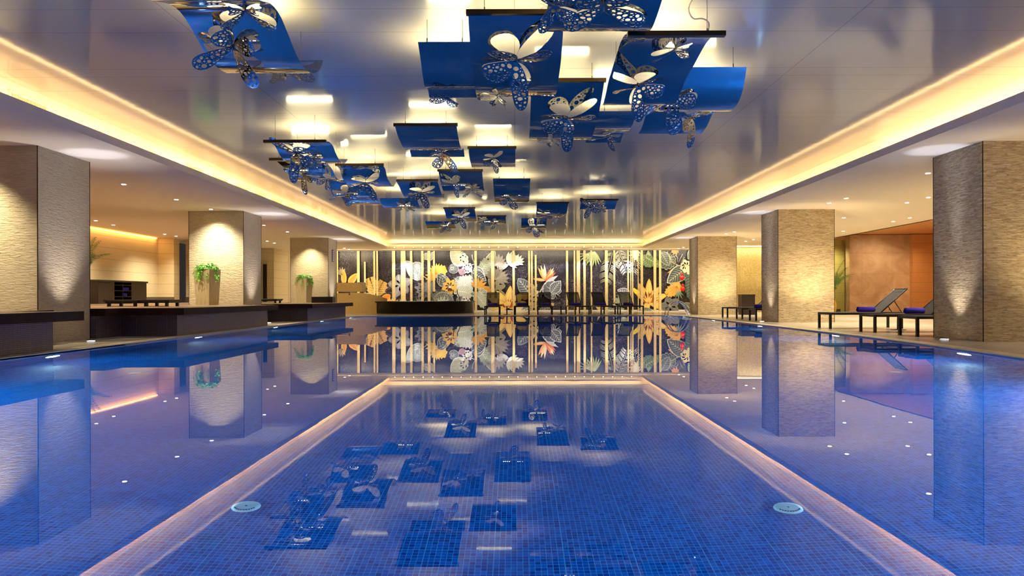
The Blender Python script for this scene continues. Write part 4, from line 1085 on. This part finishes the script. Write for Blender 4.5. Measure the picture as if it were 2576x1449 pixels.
make_planter(-8.52, 20.35, R(-14), 'tall tapered travertine planter before the middle left column', 'bright green ivy spilling from the planter before the middle left column', 3)
make_planter(-8.55, 29.8, R(-14), 'tall tapered travertine planter before the far left column', 'bright green ivy spilling from the planter before the far left column', 11)
# palms
def make_palm(x, y, z, label, vlabel, seed, h=1.25, n=13, vase=True):
    rr = random.Random(seed)
    v = empty('vase', (x, y, z), 0, vlabel, 'vase')
    mb = MB(); mb.lathe([(0.12, 0), (0.20, 0.15), (0.24, 0.38), (0.17, 0.58), (0.14, 0.66), (0.17, 0.70), (0.12, 0.70)], n=28); mb.build('vase_body', M['vase'], v)
    e = empty('potted_palm', (x, y, z + 0.68), 0, label, 'plant')
    lv = MB(); st = MB()
    for k in range(n):
        t = k * 2.399 + rr.uniform(-.3, .3); L_ = h * rr.uniform(.75, 1.1); lean = rr.uniform(.35, 1.0)
        P = []
        for j in range(12):
            u = j / 11; rad = L_ * lean * u * (0.35 + 0.65 * u); P.append(Vector((math.cos(t) * rad * 0.75, math.sin(t) * rad * 0.75, L_ * u * (1.25 - 0.75 * u * lean))))
        st.tube(P, 0.008, 5, radii=[0.010 * (1 - 0.8 * j / 11) for j in range(12)])
        for j in range(3, 12):
            d = (P[j] - P[j - 1]).normalized(); side = d.cross(Vector((0, 0, 1))).normalized()
            for half in (0, 0.5):
                base = P[j - 1].lerp(P[j], half + 0.25)
                for sg in (-1, 1):
                    ll = 0.24 * math.sin(math.pi * (0.2 + 0.75 * j / 12)); q = base + side * sg * ll + d * ll * .55 - Vector((0, 0, ll * .3))
                    md = base.lerp(q, .5) + Vector((0, 0, .02)); wv = d * 0.014
                    lv.quad([tuple(base), tuple(md - wv), tuple(q), tuple(md + wv)])
    lv.build('leaflets', M['palm'], e); st.build('stems', M['palm'], e)
make_palm(-12.2, 20.6, PL, 'green palm whose leaves show behind the near left column', 'yellow glazed vase behind the near left column', 5, 1.25, 15)
make_palm(13.05, 30.4, DK, 'green palm leaves showing behind the middle right column', 'yellow glazed vase behind the middle right column', 8, 1.6, 15)
# ================================================================ BUTTERFLY CHANDELIERS
def inpoly(p, poly):
    x, y = p; c = False; n = len(poly); j = n - 1
    for i in range(n):
        xi, yi = poly[i]; xj, yj = poly[j]
        if (yi > y) != (yj > y) and x < (xj - xi) * (y - yi) / (yj - yi) + xi: c = not c
        j = i
    return c
def dist_edge(p, poly):
    m = 9; px, py = p; n = len(poly)
    for i in range(n):
        ax, ay = poly[i]; bx, by = poly[(i + 1) % n]; dx, dy = bx - ax, by - ay
        t = max(0, min(1, ((px - ax) * dx + (py - ay) * dy) / (dx * dx + dy * dy + 1e-12)))
        m = min(m, math.hypot(px - ax - t * dx, py - ay - t * dy))
    return m
def tri_fill(outer, holes, step):
    """triangulated flat sheet with real holes and inner points so that it can be bent"""
    V = [Vector(p) for p in outer]; E = [(i, (i + 1) % len(outer)) for i in range(len(outer))]
    for h in holes:
        b = len(V); V += [Vector(p) for p in h]; E += [(b + i, b + (i + 1) % len(h)) for i in range(len(h))]
    x0 = min(p[0] for p in outer); x1 = max(p[0] for p in outer); y0 = min(p[1] for p in outer); y1 = max(p[1] for p in outer)
    if step:
        nx = int((x1 - x0) / step[0]); ny = int((y1 - y0) / step[1])
        for i in range(1, nx):
            for j in range(1, ny):
                p = (x0 + (x1 - x0) * (i + (0.5 if j % 2 else 0) * 0.8) / nx, y0 + (y1 - y0) * j / ny)
                if inpoly(p, outer) and dist_edge(p, outer) > step[1] * 0.25 and not any(inpoly(p, h) or dist_edge(p, h) < step[1] * 0.2 for h in holes): V.append(Vector(p))
    r = delaunay_2d_cdt(V, E, [], 1, 1e-5)
    vo, fo = r[0], r[2]; out = []
    for f in fo:
        c = (sum(vo[i].x for i in f) / len(f), sum(vo[i].y for i in f) / len(f))
        if not inpoly(c, outer): continue
        if any(inpoly(c, h) for h in holes): continue
        out.append(tuple(f))
    return [(v.x, v.y) for v in vo], out
FW = [(0, .02), (.10, .30), (.30, .62), (.58, .88), (.84, .96), (1.0, .84), (1.02, .62), (.90, .40), (.66, .20), (.36, .04), (.12, -.02)]
FW2 = [(0, .02), (.18, .26), (.52, .46), (.92, .60), (1.22, .60), (1.30, .48), (1.16, .32), (.86, .16), (.5, .02), (.2, -.04)]
HW = [(0, 0), (.2, .02), (.46, .02), (.66, -.10), (.74, -.30), (.66, -.52), (.50, -.66), (.34, -.64), (.20, -.46), (.08, -.24)]
HW2 = [(0, 0), (.22, .0), (.50, -.06), (.62, -.24), (.56, -.42), (.62, -.70), (.52, -.84), (.42, -.66), (.26, -.50), (.10, -.26)]
def smooth_outline(P, n=3):
    Q = [Vector(p) for p in P]; out = []; m = len(Q)
    for i in range(m):
        a, b, c, d = Q[i - 1], Q[i], Q[(i + 1) % m], Q[(i + 2) % m]
        for k in range(n):
            t = k / n; v = 0.5 * ((2 * b) + (c - a) * t + (2 * a - 5 * b + 4 * c - d) * t * t + (3 * b - a - 3 * c + d) * t ** 3); out.append((v.x, v.y))
    return out
def wing_mesh(name, outline, seed, nbig, nsmall, cup):
    rr = random.Random(seed); o = smooth_outline(outline); holes = []; C = []
    xs = [p[0] for p in o]; ys = [p[1] for p in o]
    def tryadd(rmin, rmax, count, margin):
        k = 0; tries = 0
        while k < count and tries < count * 60:
            tries += 1; p = (rr.uniform(min(xs), max(xs)), rr.uniform(min(ys), max(ys)))
            if p[0] < 0.10 or not inpoly(p, o): continue
            d = dist_edge(p, o)
            r = rr.uniform(rmin, rmax)
            if d < r + margin: continue
            if any(math.hypot(p[0] - c[0], p[1] - c[1]) < r + c[2] + 0.018 for c in C): continue
            C.append((p[0], p[1], r)); k += 1
            a = rr.uniform(0, math.pi); el = rr.uniform(.68, .95)
            m = 9 if r > .05 else 6
            holes.append([(p[0] + math.cos(a) * r * math.cos(t) - math.sin(a) * r * el * math.sin(t), p[1] + math.sin(a) * r * math.cos(t) + math.cos(a) * r * el * math.sin(t)) for t in [2 * math.pi * q / m for q in range(m)]])
    tryadd(.060, .085, nbig // 3, .03); tryadd(.038, .055, nbig, .022); tryadd(.020, .032, nsmall, .018); tryadd(.012, .018, nsmall, .014)
    v, f = tri_fill(o, holes, (.16, .16))
    vv = []
    for x, y in v:
        r2 = x; vv.append((x, y, cup * (x * x) * .55 + .06 * math.sin(3 * y)))
    return thick_mesh(name, vv, f, .011, M['mirror'])
WM = {'f': wing_mesh('fore_wing', FW, 1, 24, 34, .35), 'g': wing_mesh('fore_wing_long', FW2, 2, 22, 34, .25),
      'h': wing_mesh('hind_wing', HW, 3, 12, 24, .3), 'i': wing_mesh('hind_wing_tail', HW2, 4, 12, 22, .3)}
def body_mesh():
    mb = MB(); mb.tube([(0, -.34, 0), (0, -.2, .01), (0, 0, .015), (0, .14, .015), (0, .22, .01)], .02, 7, radii=[.006, .018, .026, .024, .012])
    for s in (-1, 1): mb.tube([(0, .2, .01), (s * .07, .38, .05), (s * .14, .46, .06)], .004, 4)
    me = bpy.data.meshes.new('butterfly_body'); me.from_pydata(mb.v, [], mb.f); me.update(); me.materials.append(M['mirror'])
    me.polygons.foreach_set('use_smooth', [True] * len(me.polygons)); return me
BM = body_mesh()
def add_wing(parent, key, side, size, flap, twist=0.0):
    o = bpy.data.objects.new('wing', WM[key]); col.objects.link(o); o.parent = parent
    # mirror by scale for the other side, flap about the body axis
    o.matrix_local = Matrix.Rotation(side * R(flap), 4, 'Y') @ Matrix.Rotation(R(twist) * side, 4, 'Z') @ Matrix.Diagonal((side * size, size, size, 1))
    return o
def add_butterfly(parent, base, body, frame, size, yaw, tilt, flapL, flapR, kind):
    """wings bent down out of the sheet along the body line; frame: columns = across, along, up of the sheet there"""
    b = bpy.data.objects.new('butterfly', BM); col.objects.link(b); b.parent = parent
    b.matrix_local = Matrix.Translation(body - base) @ frame @ Matrix.Rotation(R(yaw), 4, 'Z') @ Matrix.Rotation(R(tilt), 4, 'X') @ Matrix.Diagonal((size, size, size, 1))
    add_wing(b, kind[0], 1, 1, flapR); add_wing(b, kind[0], -1, 1, flapL)
    add_wing(b, kind[1], 1, 1, flapR * .75 + 4, -6); add_wing(b, kind[1], -1, 1, flapL * .75 + 4, -6)
    return b
def chandelier(label, xl, wd, prof, flies, tray=True):
    """prof: (Y, z) along the sheet, first point under the tray; xl: left X; flies: butterflies; cuts: (u, s, size, rot) silhouettes cut from the sheet"""
    Y0, z0 = prof[0]
    base = Vector((xl + wd / 2, Y0, z0))
    e = empty('butterfly_chandelier', base, 0, label, 'chandelier', None)
    P = spline([Vector((p[0], p[1])) for p in prof], 10)
    s = [0.0]
    for a, b in zip(P[:-1], P[1:]): s.append(s[-1] + (b - a).length)
    Ltot = s[-1]
    def at_s(t):
        t = max(0, min(Ltot, t))
        for i in range(len(s) - 1):
            if s[i + 1] >= t:
                k = (t - s[i]) / max(1e-6, s[i + 1] - s[i]); return P[i].lerp(P[i + 1], k)
        return P[-1]
    nb = 26
    outer = [(wd * k / 10, 0) for k in range(10)] + [(wd, Ltot * k / nb) for k in range(nb)] + [(wd - wd * k / 10, Ltot) for k in range(10)] + [(0, Ltot - Ltot * k / nb) for k in range(nb)]
    holes = []; bf = []
    for (px, py, zf, size, yaw, tilt, fl, fr, kd) in flies:
        best = None
        for i in range(len(P)):
            yy = VY - (P[i].y - CZ) * F / P[i].x
            if best is None or abs(yy - py) < best[0] - 0.5: best = (abs(yy - py), i)
        i = min(max(best[1], 1), len(P) - 2)
        if best[0] < 9:
            q = P[i]; X = (px - VX) * q.x / F; tn = (P[i + 1] - P[i - 1]).normalized()
            along = Vector((0, tn.x, tn.y)); across = Vector((1, 0, 0)); upv = across.cross(along)
            frm = Matrix((across, along, upv)).transposed().to_4x4()
            bf.append((Vector((X, q.x, q.y)) - upv * 0.02, frm, size, yaw, tilt, fl, fr, kd))
            u0, t0 = X - xl, s[i]
            for side, ky in ((1, 0), (1, 1), (-1, 0), (-1, 1)):
                sh = smooth_outline({'f': FW, 'g': FW2, 'h': HW, 'i': HW2}[kd[ky]], 2); q = []
                for x, y in sh:
                    x = (x * .94 + .05) * side * size; y = (y + (.03 if ky == 0 else -.03)) * size
                    xx = u0 + x * math.cos(R(yaw)) - y * math.sin(R(yaw)); yy = t0 + x * math.sin(R(yaw)) + y * math.cos(R(yaw))
                    q.append((min(max(xx, .03), wd - .03), min(max(yy, .04), Ltot - .03)))
                qq = [q[0]]
                for p in q[1:]:
                    if math.hypot(p[0] - qq[-1][0], p[1] - qq[-1][1]) > .008: qq.append(p)
                if len(qq) < 5: continue
                ar = abs(sum(qq[i2][0] * qq[(i2 + 1) % len(qq)][1] - qq[(i2 + 1) % len(qq)][0] * qq[i2][1] for i2 in range(len(qq)))) / 2
                if ar < .012 * size: continue
                holes.append(qq)
        else:
            Y = (zf - CZ) * F / (VY - py); X = (px - VX) * Y / F
            bf.append((Vector((X, Y, zf)), Matrix.Identity(4), size, yaw, tilt, fl, fr, kd))
    v, f = tri_fill(outer, holes, (wd / 7, Ltot / 30))
    vv = []
    for x, t in v:
        p = at_s(t); vv.append((xl + x - base.x, p.x - base.y, p.y - base.z))
    me = thick_mesh('sheet', vv, [tuple(reversed(q)) for q in f], .006, M['mirror'])
    o = bpy.data.objects.new('mirror_sheet', me); col.objects.link(o); o.parent = e
    if tray:
        mb = MB(); mb.box(-wd / 2 - .02, wd / 2 + .02, -.05, .012, -.005, .04); mb.build('light_tray', M['tray'], e)
    # LED rail lying on top of the sheet, shining up on the ceiling
    k0 = at_s(Ltot * .52); zr = k0.y - base.z + .03; yr = k0.x - base.y
    mb = MB(); mb.box(-wd / 2 + .08, wd / 2 - .08, yr - .02, yr + .02, zr - .02, zr); mb.build('led_rail', M['chrome'], e)
    mb = MB()
    nled = 14
    for k in range(nled):
        x = -wd / 2 + .1 + (wd - .2) * k / (nled - 1); mb.box(x - .012, x + .012, yr - .01, yr + .01, zr, zr + .006)
    mb.build('led_points', M['e_led'], e)
    far = max(0.4, min(1.0, 9.0 / Y0))
    lamp('ceiling_wash', 'AREA', (0, yr, zr + .02), 32, (1.0, 0.76, 0.35), e, size=wd * .8, size_y=.05, rot=(R(180), 0, 0))
    # suspension cables with little grips
    for sx in (-1, 1):
        mb = MB(); x = sx * wd * .33
        q0 = .03 if tray else 0.0; qy = -.02 if tray else .004; mb.tube([(x, qy, q0), (x, qy, CEI - z0)], .003, 5); mb.tube([(x, qy, q0), (x, qy, q0 + .04)], .007, 6); mb.build('cable', M['cable'], e)
    if 'arched mirror chandelier with a dark tray' in label:
        mb = MB(); mb.tube(spline([(.30, 0, .04), (.30, -.02, .12), (.24, -.02, .16), (.16, 0, .17), (.12, 0, .26), (.17, 0, .38), (.24, 0, CEI - z0)], 6), .006, 6); mb.build('power_cord', M['white_plastic'], e)
    p = at_s(Ltot * .8)
    for sx in (-1, 1):
        mb = MB(); x = sx * wd * .36; mb.tube([(x, p.x - base.y, p.y - base.z), (x, p.x - base.y, CEI - z0)], .0025, 5); mb.build('cable', M['cable'], e)
    for fl in bf: add_butterfly(e, base, *fl)
    return e
def prz(L):   # (photo row, height) -> (distance, height)
    return [((z - CZ) * F / (VY - y), z) for y, z in L]
def X_at(px, Y): return (px - VX) * Y / F
CH = [
 ('large S-curved mirror chandelier sheet, nearest one on the left', -3.19, .93,
  [(6.1, 3.42), (6.35, 3.36), (6.6, 3.42), (6.85, 3.49), (7.1, 3.48), (7.39, 3.37), (7.64, 3.27), (7.93, 3.235), (8.26, 3.28), (8.55, 3.42), (8.68, 3.56)],
  [(588, 116, 3.20, .34, 28, -8, 34, 40, 'fh'), (706, 158, 3.12, .32, -34, -14, 40, 46, 'fi'), (618, 22, 3.22, .26, 10, 0, 36, 30, 'fi')], False),
 ('dark mirror chandelier cut off by the top edge, above the two big centre sheets', .277, .93,
  [(5.2, 3.46), (5.6, 3.3), (6.0, 3.19), (6.3, 3.13), (6.5, 3.125), (6.72, 3.19), (6.85, 3.33)],
  [(1398, 14, 3.10, .26, 84, 0, 16, 16, 'gh'), (1520, 10, 3.10, .34, -8, 0, 10, 14, 'fh')], False),
 ('large mirror chandelier left of centre, long dark tray and big perforated butterfly', -.448, .93,
  prz([(38, 3.5), (60, 3.44), (100, 3.34), (150, 3.22), (200, 3.15), (228, 3.12), (243, 3.18), (236, 3.3)]),
  [(1298, 150, 3.06, .44, -76, -8, 34, 30, 'gh'), (1252, 240, 3.06, .20, 20, 30, 40, 45, 'fi'), (1128, 240, 3.04, .20, 100, 20, 36, 44, 'fh')], True),
 ('plain mirror chandelier sheet just left of the big butterfly sheet', -1.036, .575,
  [(7.89, 3.5), (8.12, 3.38), (8.3, 3.26), (8.48, 3.19), (8.65, 3.24), (8.82, 3.24), (8.95, 3.19), (9.1, 3.24)],
  [], False),
 ('arched mirror chandelier with a dark tray, upper right of centre', 1.063, .865,
  [(Y * .93, .757 + (z - .757) * .93) for Y, z in [(7.33, 3.35), (7.5, 3.44), (7.72, 3.49), (8.0, 3.5), (8.25, 3.475), (8.5, 3.44), (8.85, 3.40), (9.04, 3.36), (9.3, 3.28), (9.53, 3.25), (9.7, 3.3)]],
  [(1608, 214, 3.14, .36, 62, -10, 40, 34, 'gh'), (1700, 124, 3.28, .20, 10, 10, 40, 20, 'fi')], True),
 ('broad mirror chandelier sheet farthest right of the near group', 1.84, .93,
  [(8.78, 3.5), (8.9, 3.3), (9.05, 3.19), (9.25, 3.14), (9.5, 3.15), (9.9, 3.30), (10.25, 3.33), (10.6, 3.22), (10.9, 3.18)],
  [(1690, 250, 3.10, .36, 36, -10, 34, 36, 'fh'), (1740, 296, 3.10, .34, -66, 10, 46, 20, 'gh')], False),
 ('mirror chandelier with perforated butterfly, below centre of the near group', .213, .93,
  prz([(207, 3.5), (232, 3.42), (268, 3.31), (300, 3.21), (330, 3.15), (350, 3.13), (352, 3.22)]),
  [(1424, 296, 3.08, .42, -74, -6, 34, 30, 'gh'), (1390, 350, 3.06, .18, 20, 30, 40, 30, 'fi')], True),
 ('narrow mirror chandelier partly hidden by the perforated butterfly sheet, right of centre', 1.155, .57,
  [(10.25, 3.35), (10.5, 3.33), (10.8, 3.28), (11.15, 3.28), (11.45, 3.35), (11.75, 3.34), (12.0, 3.28)],
  [(1530, 341, 3.22, .24, 40, 0, 30, 40, 'gh')], False),
 ('mirror chandelier with a large unbroken sheet and gold butterfly, centre left', -1.915, .985,
  [(11.77, 3.5), (12.05, 3.41), (12.39, 3.36), (12.84, 3.34), (13.1, 3.40), (13.35, 3.46), (13.6, 3.36)],
  [(1112, 384, 3.26, .34, -84, 30, 50, 6, 'gh')], True),
 ('mirror chandelier with a cut-out, just left of the ceiling midline', -.85, .86,
  prz([(374, 3.5), (385, 3.43), (400, 3.37), (414, 3.34), (420, 3.34), (416, 3.42)]),
  [(1240, 397, 3.30, .24, -80, 0, 50, 60, 'gh')], True),
 ('mirror chandelier with a long wing at its left, top of the left cluster', -4.07, .98,
  [(12.0, 3.29), (12.2, 3.35), (12.48, 3.34), (12.7, 3.25), (12.98, 3.18), (13.34, 3.20), (13.6, 3.32)],
  [(748, 384, 3.12, .44, 84, 0, 16, 40, 'gh'), (784, 396, 3.10, .26, 20, -10, 34, 34, 'fh')], True),
 ('mirror chandelier second from the top of the left cluster', -4.6, .93,
  [(13.86, 3.35), (14.1, 3.40), (14.3, 3.39), (14.77, 3.34), (15.1, 3.23), (15.5, 3.23), (15.8, 3.38)],
  [(765, 438, 3.18, .32, 70, 0, 20, 44, 'gi'), (824, 448, 3.14, .28, -40, 0, 44, 24, 'fh')], True),
 ('S-curved mirror chandelier with a spotted butterfly, in the middle of the left cluster', -3.57, .93,
  [(14.73, 3.4), (14.98, 3.38), (15.2, 3.25), (15.6, 3.18), (15.96, 3.17), (16.3, 3.32), (16.45, 3.46)],
  [(920, 458, 3.12, .42, -78, 0, 36, 24, 'gh')], True),
 ('mirror chandelier sheet with a white wing below, lower left of the left cluster', -4.18, .93,
  [(16.5, 3.4), (16.6, 3.3), (16.7, 3.19), (16.9, 3.11), (17.15, 3.12), (17.35, 3.25)],
  [(872, 486, 3.04, .30, 50, 0, 44, 30, 'fh'), (925, 508, 3.04, .28, -56, 0, 6, 10, 'gi')], False),
 ('arched plain mirror chandelier without butterflies, lower end of the left cluster', -4.55, .93,
  [(18.2, 3.35), (18.6, 3.42), (19.1, 3.42), (19.6, 3.33), (20.0, 3.29), (20.3, 3.33)],
  [], False),
 ('mirror chandelier with a hanging dotted wing, lowest in the left cluster', -3.6, 1.0,
  [(19.5, 3.4), (19.8, 3.3), (20.2, 3.23), (20.5, 3.24), (20.7, 3.35)],
  [(1018, 516, 3.12, .30, 0, 30, 50, 50, 'fi')], False),
 ('mirror chandelier with a perforated butterfly, right end of the left cluster', -2.69, .93,
  [(16.7, 3.4), (17.0, 3.36), (17.4, 3.28), (17.9, 3.21), (18.2, 3.23), (18.4, 3.35)],
  [(1060, 484, 3.14, .42, -76, 0, 36, 24, 'gh')], True),
 ('mirror chandelier with two small butterflies, just right of the left cluster', -1.63, .93,
  [(15.7, 3.45), (15.9, 3.38), (16.2, 3.28), (16.6, 3.2), (16.9, 3.19), (17.1, 3.3)],
  [(1146, 462, 3.12, .28, 60, 0, 30, 40, 'gh'), (1188, 474, 3.10, .24, 0, 0, 44, 44, 'fh')], True),
 ('dark rectangular mirror chandelier with one gold wing, near the ceiling midline', -.505, .86,
  [(16.97, 3.5), (17.3, 3.38), (17.8, 3.25), (18.3, 3.2), (18.8, 3.185), (19.0, 3.25)],
  [(1280, 497, 3.12, .30, -72, 0, 60, 6, 'fh')], False),
 ('small far mirror chandelier with a spread perforated butterfly, left of the midline', -2.15, .93,
  [(22.3, 3.45), (22.6, 3.38), (23.0, 3.28), (23.6, 3.19), (23.9, 3.25)],
  [(1158, 546, 3.12, .40, -80, 0, 36, 24, 'gh')], True),
 ('small far mirror chandelier with a plain slanted sheet, leftmost of the farthest', -3.11, 1.0,
  [(25.5, 3.4), (25.8, 3.3), (26.2, 3.23), (26.4, 3.3)],
  [(1120, 569, 3.14, .34, -84, 30, 30, 10, 'gh')], False),
 ('small far mirror chandelier crossed by a dotted butterfly, nearest the midline', -1.24, .93,
  [(24.5, 3.45), (24.8, 3.35), (25.2, 3.28), (25.5, 3.35)],
  [(1216, 556, 3.16, .30, 70, 0, 20, 40, 'gh'), (1244, 560, 3.12, .26, -30, 0, 44, 44, 'fh')], True),
 ('small far mirror chandelier with a wing hanging low, right of the midline', .22, .87,
  [(25.0, 3.45), (25.3, 3.36), (25.7, 3.22), (26.0, 3.2), (26.2, 3.3)],
  [(1342, 571, 3.12, .34, -66, 0, 60, 60, 'fh')], False),
 ('small far mirror chandelier with two butterflies and a dark tray, right of the midline', .63, .9,
  [(21.1, 3.45), (21.4, 3.35), (21.8, 3.25), (22.3, 3.19), (22.6, 3.25)],
  [(1372, 540, 3.14, .28, 70, 0, 30, 30, 'gh'), (1404, 546, 3.10, .28, -20, 0, 50, 56, 'fh')], True),
 ('small far mirror chandelier with a dark spread butterfly, rightmost of the far ones', 1.86, 1.0,
  [(20.5, 3.45), (20.8, 3.38), (21.1, 3.28), (21.4, 3.3)],
  [(1486, 520, 3.16, .40, 78, 0, 10, 20, 'gh'), (1506, 516, 3.16, .24, 0, 0, 30, 40, 'fh')], True),
]
for c in CH:
    chandelier(*c)
